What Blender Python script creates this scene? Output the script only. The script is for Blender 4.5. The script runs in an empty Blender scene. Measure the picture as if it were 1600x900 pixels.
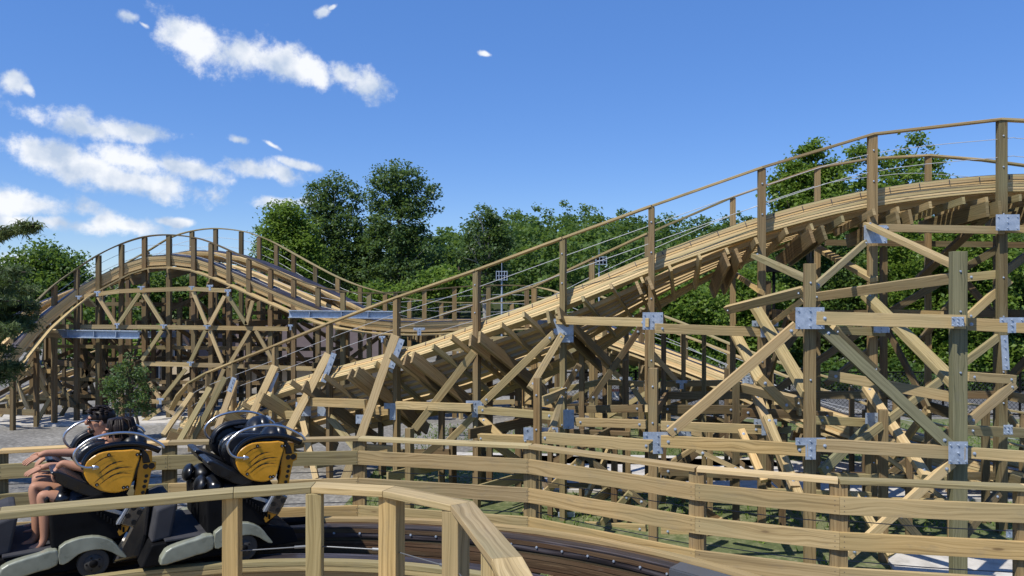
import bpy, math, random
import numpy as np
from mathutils import Vector, Matrix
R = math.radians
SC = bpy.context.scene
COL = SC.collection
EYE = 3.8                      # eye height above the ground, metres
F = 1200.0                     # focal length in photo pixels

# ------------------------------------------------------------ camera
cam = bpy.data.cameras.new('camera'); camo = bpy.data.objects.new('camera', cam); COL.objects.link(camo)
cam.sensor_width = 36; cam.lens = 27; cam.shift_y = 15/1600; cam.clip_end = 3000; cam.clip_start = 0.05
camo.location = (0, 0, EYE); camo.rotation_euler = (R(90), 0, 0)
SC.camera = camo
SUN = Vector((-0.40, -0.40, 0.83)).normalized()
sun = bpy.data.lights.new('sun', 'SUN'); sun.energy = 4.6; sun.angle = R(0.5); sun.color = (1, 0.955, 0.87)
suno = bpy.data.objects.new('sun', sun); COL.objects.link(suno)
suno.rotation_euler = (-SUN).to_track_quat('-Z', 'Y').to_euler()
SC.view_settings.view_transform = 'Standard'; SC.view_settings.look = 'None'
SC.view_settings.exposure = 0.2; SC.view_settings.gamma = 1.0; SC.view_settings.use_curve_mapping = False
SC.render.engine = 'CYCLES'

# ------------------------------------------------------------ world
W = bpy.data.worlds.new('World'); SC.world = W; W.use_nodes = True
def world():
    nt = W.node_tree; N = nt.nodes; L = nt.links; N.clear()
    out = N.new('ShaderNodeOutputWorld')
    sky = N.new('ShaderNodeTexSky'); sky.sky_type = 'NISHITA'; sky.sun_disc = False
    sky.sun_elevation = math.asin(SUN.z); sky.sun_rotation = math.atan2(SUN.x, SUN.y)
    sky.air_density = 1.0; sky.dust_density = 0.0; sky.ozone_density = 4.0; sky.altitude = 300
    bg = N.new('ShaderNodeBackground'); bg.inputs[1].default_value = 0.135
    hs = N.new('ShaderNodeHueSaturation'); hs.inputs['Saturation'].default_value = 1.22; hs.inputs['Hue'].default_value = 0.515
    L.new(sky.outputs[0], hs.inputs['Color']); 
    mxs = N.new('ShaderNodeMix'); mxs.data_type = 'RGBA'; mxs.inputs[0].default_value = 0.45; mxs.inputs[7].default_value = (0.78, 2.0, 4.9, 1)
    L.new(hs.outputs[0], mxs.inputs[6]); L.new(mxs.outputs[2], bg.inputs[0])
    cl = N.new('ShaderNodeBackground'); cl.inputs[1].default_value = 0.92
    tc = N.new('ShaderNodeTexCoord')
    sp = N.new('ShaderNodeSeparateXYZ'); L.new(tc.outputs['Generated'], sp.inputs[0])
    def m(op, a, b=None, c=None):
        n = N.new('ShaderNodeMath'); n.operation = op
        for i, v in enumerate((a, b, c)):
            if v is None: continue
            if isinstance(v, (int, float)): n.inputs[i].default_value = v
            else: L.new(v, n.inputs[i])
        return n.outputs[0]
    az = m('ARCTAN2', sp.outputs[0], sp.outputs[1]); el = m('ARCSINE', sp.outputs[2])
    cv = N.new('ShaderNodeCombineXYZ'); L.new(az, cv.inputs[0]); L.new(el, cv.inputs[1])
    wn = N.new('ShaderNodeTexNoise'); wn.inputs['Scale'].default_value = 7; wn.inputs['Detail'].default_value = 4; L.new(cv.outputs[0], wn.inputs['Vector'])
    ws = N.new('ShaderNodeVectorMath'); ws.operation = 'SUBTRACT'; L.new(wn.outputs['Color'], ws.inputs[0]); ws.inputs[1].default_value = (.5,.5,.5)
    wm = N.new('ShaderNodeVectorMath'); wm.operation = 'MULTIPLY'; L.new(ws.outputs[0], wm.inputs[0]); wm.inputs[1].default_value = (.045,.030,0)
    wa = N.new('ShaderNodeVectorMath'); wa.operation = 'ADD'; L.new(cv.outputs[0], wa.inputs[0]); L.new(wm.outputs[0], wa.inputs[1])
    # turbulence that displaces the outlines
    nz = N.new('ShaderNodeTexNoise'); nz.inputs['Scale'].default_value = 17; nz.inputs['Detail'].default_value = 10
    nz.inputs['Roughness'].default_value = 0.64
    L.new(cv.outputs[0], nz.inputs['Vector'])
    # clouds: px, py, half width, half height, tilt (deg, clockwise in the picture)
    C = [(315,58,85,42,14),(420,88,90,30,18),(475,108,60,24,18),(572,135,48,30,10),(540,118,40,18,15),
         (205,22,20,12,0),(225,32,14,5,20),(503,20,20,9,-25),(520,12,12,4,-20),(755,90,14,4,10),(15,125,20,22,30),(35,140,16,9,30),
         (120,190,75,24,8),(200,198,75,18,6),
         (60,240,62,26,5),(130,252,100,32,8),(200,248,80,30,8),(230,285,110,22,8),(290,265,70,18,14),(372,222,22,8,12),
         (400,268,70,16,0),(440,272,36,18,20),(465,258,40,8,10),(425,230,18,5,25),
         (60,320,95,24,6),(20,315,70,30,0),(195,352,55,17,0),(90,352,70,14,5),(265,340,25,7,0),(440,314,58,10,0),
         (10,350,60,14,0),(20,410,40,18,0),(-200,120,120,40,5),(-350,260,160,50,0),(2300,150,160,40,5),(2500,300,180,30,-5)]
    best = None
    for (px, py, rx, ry, t) in C:
        x = (px-800)/F; z = (465-py)/F
        a = math.atan2(x, 1); e = math.asin(z/math.sqrt(x*x+1+z*z)); k = math.cos(a)*1.0
        mp = N.new('ShaderNodeMapping'); mp.vector_type = 'TEXTURE'
        mp.inputs['Location'].default_value = (a, e, 0); mp.inputs['Rotation'].default_value = (0, 0, -R(t))
        mp.inputs['Scale'].default_value = (rx/F*k*1.12, ry/F*k*1.12, 1)
        L.new(wa.outputs[0], mp.inputs['Vector'])
        ln = N.new('ShaderNodeVectorMath'); ln.operation = 'LENGTH'; L.new(mp.outputs[0], ln.inputs[0])
        best = ln.outputs['Value'] if best is None else m('SMOOTH_MIN', best, ln.outputs['Value'], 0.12)
    s = m('ADD', m('SUBTRACT', 1.0, best), m('MULTIPLY', m('SUBTRACT', nz.outputs['Fac'], 0.52), 2.9))
    mr = N.new('ShaderNodeMapRange'); mr.interpolation_type = 'SMOOTHSTEP'
    L.new(s, mr.inputs[0]); mr.inputs[1].default_value = -0.08; mr.inputs[2].default_value = 0.62
    mr.inputs[3].default_value = 0; mr.inputs[4].default_value = 0.96
    # softly modelled tops and bases
    n2 = N.new('ShaderNodeTexNoise'); n2.inputs['Scale'].default_value = 22; n2.inputs['Detail'].default_value = 6
    L.new(cv.outputs[0], n2.inputs['Vector'])
    cr = N.new('ShaderNodeValToRGB'); L.new(n2.outputs['Fac'], cr.inputs[0])
    cr.color_ramp.elements[0].position = 0.38; cr.color_ramp.elements[0].color = (0.50, 0.60, 0.76, 1)
    cr.color_ramp.elements[1].position = 0.60; cr.color_ramp.elements[1].color = (0.93, 0.95, 0.98, 1)
    L.new(cr.outputs[0], cl.inputs[0])
    mx = N.new('ShaderNodeMixShader'); L.new(mr.outputs[0], mx.inputs[0]); L.new(bg.outputs[0], mx.inputs[1]); L.new(cl.outputs[0], mx.inputs[2])
    L.new(mx.outputs[0], out.inputs[0])
world()

# ------------------------------------------------------------ materials
def mat(name, col=(0.5,0.5,0.5), rough=0.6, metal=0.0, spec=0.5):
    m = bpy.data.materials.new(name); m.use_nodes = True
    b = m.node_tree.nodes['Principled BSDF']
    b.inputs['Base Color'].default_value = (*col, 1); b.inputs['Roughness'].default_value = rough
    b.inputs['Metallic'].default_value = metal; b.inputs['Specular IOR Level'].default_value = spec
    return m
class NT:
    def __init__(s, m): s.t = m.node_tree; s.N = s.t.nodes; s.L = s.t.links; s.b = s.N['Principled BSDF']
    def n(s, typ, **kw):
        n = s.N.new(typ)
        for k, v in kw.items():
            if k.startswith('i_'):
                key = k[2:]; key = int(key) if key.isdigit() else key
                if hasattr(v, 'is_linked') or hasattr(v, 'links'): s.L.new(v, n.inputs[key])
                else: n.inputs[key].default_value = v
            else: setattr(n, k, v)
        return n
    def ramp(s, fac, stops):
        r = s.N.new('ShaderNodeValToRGB'); s.L.new(fac, r.inputs[0]); e = r.color_ramp.elements
        while len(e) < len(stops): e.new(0.5)
        for i, (p, c) in enumerate(stops): e[i].position = p; e[i].color = (*c, 1) if len(c) == 3 else c
        return r.outputs[0]
    def mix(s, f, a, b, mode='MIX'):
        n = s.N.new('ShaderNodeMix'); n.data_type = 'RGBA'; n.blend_type = mode
        for sock, v in ((n.inputs[0], f), (n.inputs[6], a), (n.inputs[7], b)):
            if isinstance(v, (int, float)): sock.default_value = v
            elif isinstance(v, tuple): sock.default_value = (*v, 1)
            else: s.L.new(v, sock)
        return n.outputs[2]
    def math(s, op, a, b=0.0, clamp=False):
        n = s.N.new('ShaderNodeMath'); n.operation = op; n.use_clamp = clamp
        for i, v in enumerate((a, b)):
            if isinstance(v, (int, float)): n.inputs[i].default_value = v
            else: s.L.new(v, n.inputs[i])
        return n.outputs[0]
    def bump(s, h, strength=0.3, dist=0.01):
        n = s.N.new('ShaderNodeBump'); n.inputs['Strength'].default_value = strength; n.inputs['Distance'].default_value = dist
        s.L.new(h, n.inputs['Height']); s.L.new(n.outputs[0], s.b.inputs['Normal'])

def wood(name, lo, mid, hi, green=0.25, dark=0.5, spec=0.25):
    m = mat(name, mid, 0.72, 0, spec); t = NT(m)
    uv = t.n('ShaderNodeTexCoord').outputs['UV']
    rnd = t.n('ShaderNodeAttribute', attribute_name='rnd').outputs['Fac']
    # slow wander of the grain
    wa = t.n('ShaderNodeMapping', i_Vector=uv, i_Scale=(1.6, 7, 1)).outputs[0]
    wn = t.n('ShaderNodeTexNoise', i_Vector=wa, i_Scale=1.0, i_Detail=2.0).outputs['Fac']
    # knots
    kv = t.n('ShaderNodeMapping', i_Vector=uv, i_Scale=(1.35, 5.2, 1)).outputs[0]
    vo = t.n('ShaderNodeTexVoronoi', i_Vector=kv, i_Scale=1.0, i_Randomness=1.0).outputs['Distance']
    kn = t.ramp(vo, [(0.0, (1,1,1)), (0.045, (0.85,)*3), (0.075, (0.2,)*3), (0.17, (0,0,0))])
    # rings: v distorted by wander and bulging around the knots
    sep = t.n('ShaderNodeSeparateXYZ', i_0=uv)
    v = t.math('ADD', sep.outputs[1], t.math('MULTIPLY', wn, 0.09))
    v = t.math('ADD', v, t.math('MULTIPLY', t.math('SUBTRACT', 0.5, t.math('MINIMUM', vo, 0.5)), 0.05))
    cb = t.n('ShaderNodeCombineXYZ', i_0=t.math('MULTIPLY', sep.outputs[0], 0.5), i_1=t.math('MULTIPLY', v, 58.0))
    g = t.n('ShaderNodeTexNoise', i_Vector=cb.outputs[0], i_Scale=1.0, i_Detail=3.0, i_Roughness=0.6).outputs['Fac']
    cb2 = t.n('ShaderNodeCombineXYZ', i_0=t.math('MULTIPLY', sep.outputs[0], 6.0), i_1=t.math('MULTIPLY', v, 160.0))
    g2 = t.n('ShaderNodeTexNoise', i_Vector=cb2.outputs[0], i_Scale=1.0, i_Detail=2.0).outputs['Fac']
    c = t.ramp(g, [(0.34, lo), (0.47, mid), (0.62, hi)])
    c = t.mix(t.math('MULTIPLY', g2, 0.35), c, tuple(x*0.55 for x in mid), 'MIX')
    # each board its own tone: greener, greyer, warmer
    tone = t.ramp(rnd, [(0.0, (0.60,0.64,0.62)), (0.18, (0.84,0.87,0.80)), (0.35, (1.05,1.0,0.94)), (0.55, (1.22,1.17,1.10)), (0.75, (0.78,0.75,0.76)), (1.0, (1.16,1.03,0.84))])
    c = t.mix(1.0, c, tone, 'MULTIPLY')
    # weather blotches
    bl = t.n('ShaderNodeTexNoise', i_Vector=t.n('ShaderNodeMapping', i_Vector=uv, i_Scale=(0.9, 2.5, 1)).outputs[0], i_Scale=1.0, i_Detail=4.0).outputs['Fac']
    c = t.mix(t.ramp(bl, [(0.45, (0,0,0)), (0.75, (green,)*3)]), c, (0.20,0.20,0.11))
    st = t.n('ShaderNodeTexNoise', i_Vector=t.n('ShaderNodeMapping', i_Vector=uv, i_Scale=(4.0, 9.0, 1)).outputs[0], i_Scale=1.0, i_Detail=5.0, i_Roughness=0.7).outputs['Fac']
    c = t.mix(t.ramp(st, [(0.56, (0,0,0)), (0.80, (0.45,)*3)]), c, (0.16,0.15,0.125))
    c = t.mix(t.math('MULTIPLY', kn, 0.75), c, (0.10,0.055,0.025))
    t.L.new(c, t.b.inputs['Base Color'])
    t.bump(t.math('ADD', g, t.math('MULTIPLY', g2, 0.5)), 0.35, 0.002)
    return m
WOOD = wood('treated_pine', (0.25,0.184,0.088), (0.405,0.308,0.152), (0.515,0.402,0.215), 0.42)
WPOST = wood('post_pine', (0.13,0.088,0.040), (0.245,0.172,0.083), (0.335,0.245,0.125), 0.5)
WLIGHT = wood('fresh_pine', (0.41,0.288,0.142), (0.55,0.415,0.215), (0.62,0.49,0.28), 0.12)
WDARK = wood('dark_pine', (0.085,0.056,0.027), (0.15,0.102,0.052), (0.21,0.15,0.08), 0.45)  # same pine in a darker brown tone
WGREEN = wood('green_pine', (0.11,0.115,0.065), (0.19,0.19,0.11), (0.26,0.255,0.155), 0.6)
WSHADED = wood('shaded_boards', (0.045,0.025,0.015), (0.08,0.047,0.026), (0.12,0.075,0.045), 0.2)  # shadow on the low curve's outer rail stack, put into a darker wood colour

def galv():
    m = mat('galvanised_steel', (0.42,0.48,0.54), 0.45, 0.35); t = NT(m)
    g = t.n('ShaderNodeTexCoord').outputs['Object']
    n = t.n('ShaderNodeTexNoise', i_Vector=g, i_Scale=14.0, i_Detail=6.0).outputs['Fac']
    v = t.n('ShaderNodeTexVoronoi', i_Vector=g, i_Scale=60.0).outputs['Distance']
    f = t.math('ADD', t.math('MULTIPLY', n, 0.8), t.math('MULTIPLY', v, 0.25))
    t.L.new(t.ramp(f, [(0.3,(0.26,0.31,0.38)), (0.5,(0.36,0.42,0.50)), (0.75,(0.46,0.52,0.60))]), t.b.inputs['Base Color'])
    t.L.new(t.ramp(n, [(0.3,(0.35,)*3), (0.7,(0.6,)*3)]), t.b.inputs['Roughness'])
    return m
GALV = galv()
CABLE = mat('cable_steel', (0.45,0.46,0.47), 0.6, 0.2)
CABLED = mat('dark_cable', (0.10,0.10,0.10), 0.5, 0.5)
def strapm():
    m = mat('running_steel', (0.09,0.085,0.09), 0.33, 0.55); t = NT(m)
    uv = t.n('ShaderNodeTexCoord').outputs['UV']
    n = t.n('ShaderNodeTexNoise', i_Vector=t.n('ShaderNodeMapping', i_Vector=uv, i_Scale=(1.5, 30, 1)).outputs[0], i_Scale=1.0, i_Detail=5.0).outputs['Fac']
    t.L.new(t.ramp(n, [(0.35,(0.035,0.032,0.035)), (0.55,(0.085,0.07,0.075)), (0.72,(0.22,0.20,0.21))]), t.b.inputs['Base Color'])
    t.L.new(t.ramp(n, [(0.3,(0.28,)*3), (0.7,(0.5,)*3)]), t.b.inputs['Roughness'])
    return m
STRAP = strapm()
DULL = noisy_late = mat('dull_plate', (0.13,0.14,0.155), 0.5, 0.5)
def noisy(name, stops, scale=3.0, rough=0.9, bump=0.4, dist=0.02, detail=8.0, coord='Object'):
    m = mat(name, (0.5,)*3, rough, 0, 0.2); t = NT(m)
    g = t.n('ShaderNodeTexCoord').outputs[coord]
    a = t.n('ShaderNodeTexNoise', i_Vector=g, i_Scale=scale, i_Detail=detail, i_Roughness=0.65).outputs['Fac']
    b = t.n('ShaderNodeTexNoise', i_Vector=g, i_Scale=scale*0.06, i_Detail=3.0).outputs['Fac']
    f = t.math('ADD', t.math('MULTIPLY', a, 0.65), t.math('MULTIPLY', b, 0.35))
    t.L.new(t.ramp(f, stops), t.b.inputs['Base Color']); t.bump(a, bump, dist)
    return m
GRAVEL = noisy('gravel', [(0.32,(0.09,0.085,0.075)), (0.5,(0.19,0.18,0.16)), (0.66,(0.36,0.34,0.30))], 9.0, 0.95, 0.6, 0.03)
LAWN = noisy('lawn', [(0.32,(0.055,0.075,0.028)), (0.5,(0.115,0.135,0.055)), (0.64,(0.25,0.235,0.14))], 7.0, 0.95, 0.7, 0.04)
CONC = noisy('concrete', [(0.35,(0.30,0.28,0.25)), (0.5,(0.50,0.47,0.42)), (0.68,(0.60,0.57,0.52))], 4.0, 0.9, 0.25, 0.01)
ASPH = noisy('asphalt', [(0.3,(0.07,0.07,0.072)), (0.7,(0.15,0.15,0.15))], 12.0, 0.9, 0.3, 0.01)
SOIL = noisy('forest_floor', [(0.3,(0.02,0.03,0.01)), (0.7,(0.06,0.07,0.03))], 0.8, 1.0, 0.3, 0.1)
def leafm(name, cols, rough=0.5, trans=0.35):
    m = mat(name, cols[1], rough, 0, 0.35); t = NT(m)
    rnd = t.n('ShaderNodeAttribute', attribute_name='rnd').outputs['Fac']
    c = t.ramp(rnd, [(0.0, cols[0]), (0.5, cols[1]), (1.0, cols[2])])
    t.L.new(c, t.b.inputs['Base Color'])
    tr = t.N.new('ShaderNodeBsdfTranslucent'); mx = t.N.new('ShaderNodeMixShader'); mx.inputs[0].default_value = trans
    br = t.mix(0.6, c, (0.22,0.33,0.045)); t.L.new(br, tr.inputs[0])
    t.L.new(t.b.outputs[0], mx.inputs[1]); t.L.new(tr.outputs[0], mx.inputs[2])
    t.L.new(mx.outputs[0], t.N['Material Output'].inputs[0])
    return m
LF_DEEP = leafm('leaves_deep', ((0.035,0.075,0.018),(0.070,0.135,0.030),(0.13,0.21,0.050)), 0.5, 0.45)
LF_FOREST = leafm('leaves_forest', ((0.036,0.072,0.018),(0.080,0.145,0.034),(0.15,0.23,0.055)), 0.6, 0.42)
LF_BRIGHT = leafm('leaves_bright', ((0.06,0.115,0.02),(0.14,0.23,0.035),(0.25,0.35,0.06)), 0.5, 0.5)
LF_POPLAR = leafm('leaves_poplar', ((0.036,0.075,0.028),(0.072,0.130,0.048),(0.14,0.205,0.09)), 0.45, 0.38)
LF_PINE = leafm('pine_needles', ((0.030,0.055,0.018),(0.060,0.095,0.028),(0.13,0.16,0.05)), 0.6, 0.15)
BARK = noisy('bark', [(0.3,(0.05,0.04,0.03)), (0.7,(0.17,0.14,0.11))], 9.0, 0.95, 0.8, 0.03)
BARKP = noisy('pale_bark', [(0.3,(0.20,0.18,0.15)), (0.7,(0.42,0.40,0.35))], 6.0, 0.9, 0.4, 0.02)
def black(name, c, r, coat=0.0):
    m = mat(name, c, r, 0, 0.5 if r < .5 else .10); t = NT(m)
    g = t.n('ShaderNodeTexCoord').outputs['Object']
    n = t.n('ShaderNodeTexNoise', i_Vector=g, i_Scale=9.0, i_Detail=6.0).outputs['Fac']
    t.L.new(t.ramp(n, [(0.35,(r*0.75,)*3), (0.7,(min(1,r*1.5),)*3)]), t.b.inputs['Roughness'])
    t.L.new(t.ramp(n, [(0.3,tuple(x*0.8 for x in c)), (0.75,tuple(x*1.25+0.004 for x in c))]), t.b.inputs['Base Color'])
    if coat: t.b.inputs['Coat Weight'].default_value = coat; t.b.inputs['Coat Roughness'].default_value = 0.15
    return m
VINYL = black('black_vinyl', (0.005,0.0055,0.007), 0.32)
BPLAS = black('black_plastic', (0.004,0.004,0.0045), 0.7)
BRUBB = black('dark_rubber', (0.05,0.048,0.045), 0.75)
DGREY = black('dark_grey_tread', (0.045,0.045,0.05), 0.85)
FENDER = black('grey_green_paint', (0.235,0.245,0.185), 0.30, 0.4)
CHROME = mat('polished_tube', (0.50,0.51,0.53), 0.28, 0.95)
CHROMED = mat('dark_chrome', (0.20,0.19,0.18), 0.14, 0.9)
ALU = black('cast_aluminium', (0.42,0.44,0.46), 0.35); ALU.node_tree.nodes['Principled BSDF'].inputs['Metallic'].default_value = 0.6
YELLOW = black('golden_paint', (0.66,0.30,0.012), 0.27, 0.6)
YPLAIN = black('golden_steel', (0.62,0.27,0.012), 0.38)
CLAW = mat('scratch_print', (0.008,0.007,0.006), 0.4)
SKIN = noisy('skin', [(0.3,(0.36,0.175,0.105)), (0.7,(0.47,0.25,0.16))], 6.0, 0.5, 0.1, 0.002)
HAIR = noisy('dark_hair', [(0.3,(0.006,0.004,0.003)), (0.7,(0.022,0.014,0.010))], 40.0, 0.45, 0.6, 0.004)
SHIRT = noisy('white_shirt', [(0.3,(0.55,0.57,0.60)), (0.7,(0.74,0.76,0.78))], 8.0, 0.85, 0.5, 0.01)
SHORTS = noisy('dark_shorts', [(0.3,(0.02,0.022,0.03)), (0.7,(0.04,0.045,0.06))], 8.0, 0.85, 0.5, 0.01)
LENS = mat('brown_lens', (0.05,0.014,0.006), 0.1)
WHITE = mat('white_sheet', (0.72,0.74,0.76), 0.5); ORANGE = mat('warning_orange', (0.75,0.16,0.04), 0.5); INK = mat('ink', (0.05,0.05,0.06), 0.6)

# ------------------------------------------------------------ object helpers
def P(px, py, d): return Vector(((px-800)/F*d, d, EYE + (465-py)/F*d))
def gdepth(py): return EYE*F/(py-465)
def wloc(o):
    v = Vector((0,0,0))
    while o: v += o.location; o = o.parent
    return v
def tag(o, label=None, cat=None, group=None, kind=None):
    if label: o['label'] = label
    if cat: o['category'] = cat
    if group: o['group'] = group
    if kind: o['kind'] = kind
    return o
def thing(name, label, cat, loc=(0,0,0), group=None, rz=0):
    o = bpy.data.objects.new(name, None); COL.objects.link(o); o.location = loc; o.rotation_euler = (0,0,rz)
    o.empty_display_size = 0.3
    return tag(o, label, cat, group)
RNG = random.Random(7)
class MB:
    """collects geometry in world (or local) space, with UVs in metres and a tone per board"""
    def __init__(s): s.v = []; s.f = []; s.uv = []; s.m = []; s.r = []
    def face(s, ids, uvs, mi=0, r=0.5): s.f.append(ids); s.uv.append(uvs); s.m.append(mi); s.r.append(r)
    def beam(s, a, b, side, up, w, h, mi=0, w1=None, h1=None):
        """box from a to b, w along side, h along up"""
        a = Vector(a); b = Vector(b); w1 = w if w1 is None else w1; h1 = h if h1 is None else h1
        r = RNG.random(); u0 = RNG.random()*90; v0 = RNG.random()*90; Lg = (b-a).length
        i = len(s.v)
        for (p, ww, hh) in ((a, w, h), (b, w1, h1)):
            for (x, y) in ((-1,-1),(1,-1),(1,1),(-1,1)): s.v.append(p + side*(x*ww/2) + up*(y*hh/2))
        per = [0, w, w+h, 2*w+h, 2*w+2*h]
        for k in range(4):
            j = (k+1) % 4
            s.face((i+k, i+j, i+4+j, i+4+k), [(u0, v0+per[k]), (u0, v0+per[k+1]), (u0+Lg, v0+per[k+1]), (u0+Lg, v0+per[k])], mi, r)
        for ids in ((i+3,i+2,i+1,i), (i+4,i+5,i+6,i+7)):
            s.face(ids, [(u0, v0), (u0+.03, v0), (u0+.03, v0+h), (u0, v0+h)], mi, r)
    def box(s, c, sx, sy, sz, mi=0):
        c = Vector(c); s.beam(c-Vector((sx/2,0,0)), c+Vector((sx/2,0,0)), Vector((0,1,0)), Vector((0,0,1)), sy, sz, mi)
    def sweep(s, pts, sides, ups, w, h, mi=0, r=None):
        """rectangular section swept along a list of centre points"""
        r = RNG.random() if r is None else r; u = RNG.random()*90; v0 = RNG.random()*90; i0 = len(s.v); n = len(pts)
        us = [u]
        for k in range(1, n): us.append(us[-1] + (pts[k]-pts[k-1]).length)
        for k in range(n):
            for (x, y) in ((-1,-1),(1,-1),(1,1),(-1,1)): s.v.append(pts[k] + sides[k]*(x*w/2) + ups[k]*(y*h/2))
        per = [0, w, w+h, 2*w+h, 2*w+2*h]
        for k in range(n-1):
            a = i0+4*k
            for q in range(4):
                j = (q+1) % 4
                s.face((a+q, a+j, a+4+j, a+4+q), [(us[k], v0+per[q]), (us[k], v0+per[q+1]), (us[k+1], v0+per[q+1]), (us[k+1], v0+per[q])], mi, r)
        s.face((i0+3,i0+2,i0+1,i0), [(u,v0)]*4, mi, r); e = i0+4*(n-1); s.face((e,e+1,e+2,e+3), [(u,v0)]*4, mi, r)
    def tube(s, pts, rad, seg=8, mi=0, closed=False):
        pts = [Vector(p) for p in pts]; n = len(pts); i0 = len(s.v); r = RNG.random()
        rads = rad if isinstance(rad, (list, tuple)) else [rad]*n
        prev = None; u = 0; us = []
        for k in range(n):
            if closed: t = pts[(k+1)%n]-pts[k-1]
            else: t = pts[min(k+1,n-1)]-pts[max(k-1,0)]
            t.normalize()
            if prev is None: x = t.orthogonal().normalized()
            else: x = (prev - t*prev.dot(t)).normalized()
            prev = x; y = t.cross(x)
            if k: u += (pts[k]-pts[k-1]).length
            us.append(u)
            for q in range(seg):
                a = 2*math.pi*q/seg; s.v.append(pts[k] + (x*math.cos(a)+y*math.sin(a))*rads[k])
        for k in range(n if closed else n-1):
            a = i0+seg*k; b = i0+seg*((k+1)%n)
            for q in range(seg):
                j = (q+1)%seg
                s.face((a+q,a+j,b+j,b+q), [(us[k],q*.02),(us[k],q*.02+.02),(us[(k+1)%n],q*.02+.02),(us[(k+1)%n],q*.02)], mi, r)
        if not closed:
            s.face(tuple(i0+q for q in reversed(range(seg))), [(0,0)]*seg, mi, r)
            e = i0+seg*(n-1); s.face(tuple(e+q for q in range(seg)), [(0,0)]*seg, mi, r)
    def cyl(s, a, b, r0, r1=None, seg=12, mi=0): s.tube([a, b], [r0, r0 if r1 is None else r1], seg, mi)
    def prism(s, poly, y0, y1, mi=0, bulge=0.0):
        """outline in (x, z), thickness from y0 to y1"""
        n = len(poly); i = len(s.v); r = RNG.random()
        cx = sum(p[0] for p in poly)/n; cz = sum(p[1] for p in poly)/n
        for y in (y0, y1):
            for (x, z) in poly: s.v.append(Vector((x, y, z)))
        for k in range(n):
            j = (k+1)%n; s.face((i+k,i+j,i+n+j,i+n+k), [(0,0),(.1,0),(.1,.1),(0,.1)], mi, r)
        if bulge:
            s.v.append(Vector((cx, y0 + (bulge if y0>y1 else -bulge), cz))); c0 = len(s.v)-1
            s.v.append(Vector((cx, y1 - (bulge if y0>y1 else -bulge), cz))); c1 = len(s.v)-1
            for k in range(n):
                j = (k+1)%n
                s.face((c0,i+j,i+k), [(0,0)]*3, mi, r); s.face((c1,i+n+k,i+n+j), [(0,0)]*3, mi, r)
        else:
            s.face(tuple(i+k for k in reversed(range(n))), [poly[k] for k in reversed(range(n))], mi, r)
            s.face(tuple(i+n+k for k in range(n)), [poly[k] for k in range(n)], mi, r)
    def ellip(s, c, rx, ry, rz, mi=0, seg=14, rings=9, rot=None):
        c = Vector(c); i = len(s.v); rr = RNG.random()
        for a in range(rings+1):
            ph = math.pi*a/rings
            for q in range(seg):
                th = 2*math.pi*q/seg
                p = Vector((rx*math.sin(ph)*math.cos(th), ry*math.sin(ph)*math.sin(th), rz*math.cos(ph)))
                if rot: p = rot @ p
                s.v.append(c+p)
        for a in range(rings):
            for q in range(seg):
                j = (q+1)%seg; s.face((i+a*seg+q, i+(a+1)*seg+q, i+(a+1)*seg+j, i+a*seg+j), [(0,0)]*4, mi, rr)
    def build(s, name, mats, parent=None, smooth=False, bevel=0.0, local=False, label=None):
        off = Vector((0,0,0)) if (parent is None or local) else wloc(parent)
        me = bpy.data.meshes.new(name)
        me.from_pydata([tuple(v-off) for v in s.v], [], s.f)
        if not isinstance(mats, (list, tuple)): mats = [mats]
        for m in mats: me.materials.append(m)
        me.polygons.foreach_set('material_index', s.m)
        uvl = me.uv_layers.new(name='UVMap'); flat = []
        for u in s.uv:
            for t in u: flat.extend((t[0], t[1]))
        uvl.data.foreach_set('uv', flat)
        at = me.attributes.new('rnd', 'FLOAT', 'FACE'); at.data.foreach_set('value', s.r)
        if smooth: me.polygons.foreach_set('use_smooth', [True]*len(s.f))
        me.validate(); me.update()
        o = bpy.data.objects.new(name, me); COL.objects.link(o)
        if parent: o.parent = parent
        if bevel:
            b = o.modifiers.new('bevel', 'BEVEL'); b.width = bevel; b.segments = 2; b.limit_method = 'ANGLE'
        if label: o['label'] = label
        return o
def spline(pts, per=8):
    """Catmull-Rom through n-dim control points; returns numpy array"""
    p = np.array(pts, float); n = len(p); out = []
    ext = np.vstack([2*p[0]-p[1], p, 2*p[-1]-p[-2]])
    for i in range(n-1):
        p0, p1, p2, p3 = ext[i], ext[i+1], ext[i+2], ext[i+3]
        for k in range(per):
            t = k/per
            out.append(0.5*((2*p1)+(-p0+p2)*t+(2*p0-5*p1+4*p2-p3)*t*t+(-p0+3*p1-3*p2+p3)*t**3))
    out.append(p[-1]); return np.array(out)
def resample(pts, step):
    seg = np.linalg.norm(np.diff(pts[:, :3], axis=0), axis=1); s = np.concatenate([[0], np.cumsum(seg)])
    n = max(2, int(round(s[-1]/step))+1); q = np.linspace(0, s[-1], n)
    return np.column_stack([np.interp(q, s, pts[:, k]) for k in range(pts.shape[1])])
Z = Vector((0,0,1)); Y = Vector((0,1,0)); X = Vector((1,0,0))
def axes(a, b, n=Y):
    t = (b-a).normalized(); d = (n - t*n.dot(t)).normalized(); return t, d, t.cross(d)
def bolts(mb, p, nrm, t, up, k=2, sp=0.09, r=0.016, mi=1):
    for i in range(k):
        c = p + up*((i-(k-1)/2)*sp)
        mb.cyl(c, c+nrm*0.006, r*1.35, r*1.35, 8, mi); mb.cyl(c+nrm*0.006, c+nrm*0.020, r*0.8, r*0.7, 6, mi)
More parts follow.
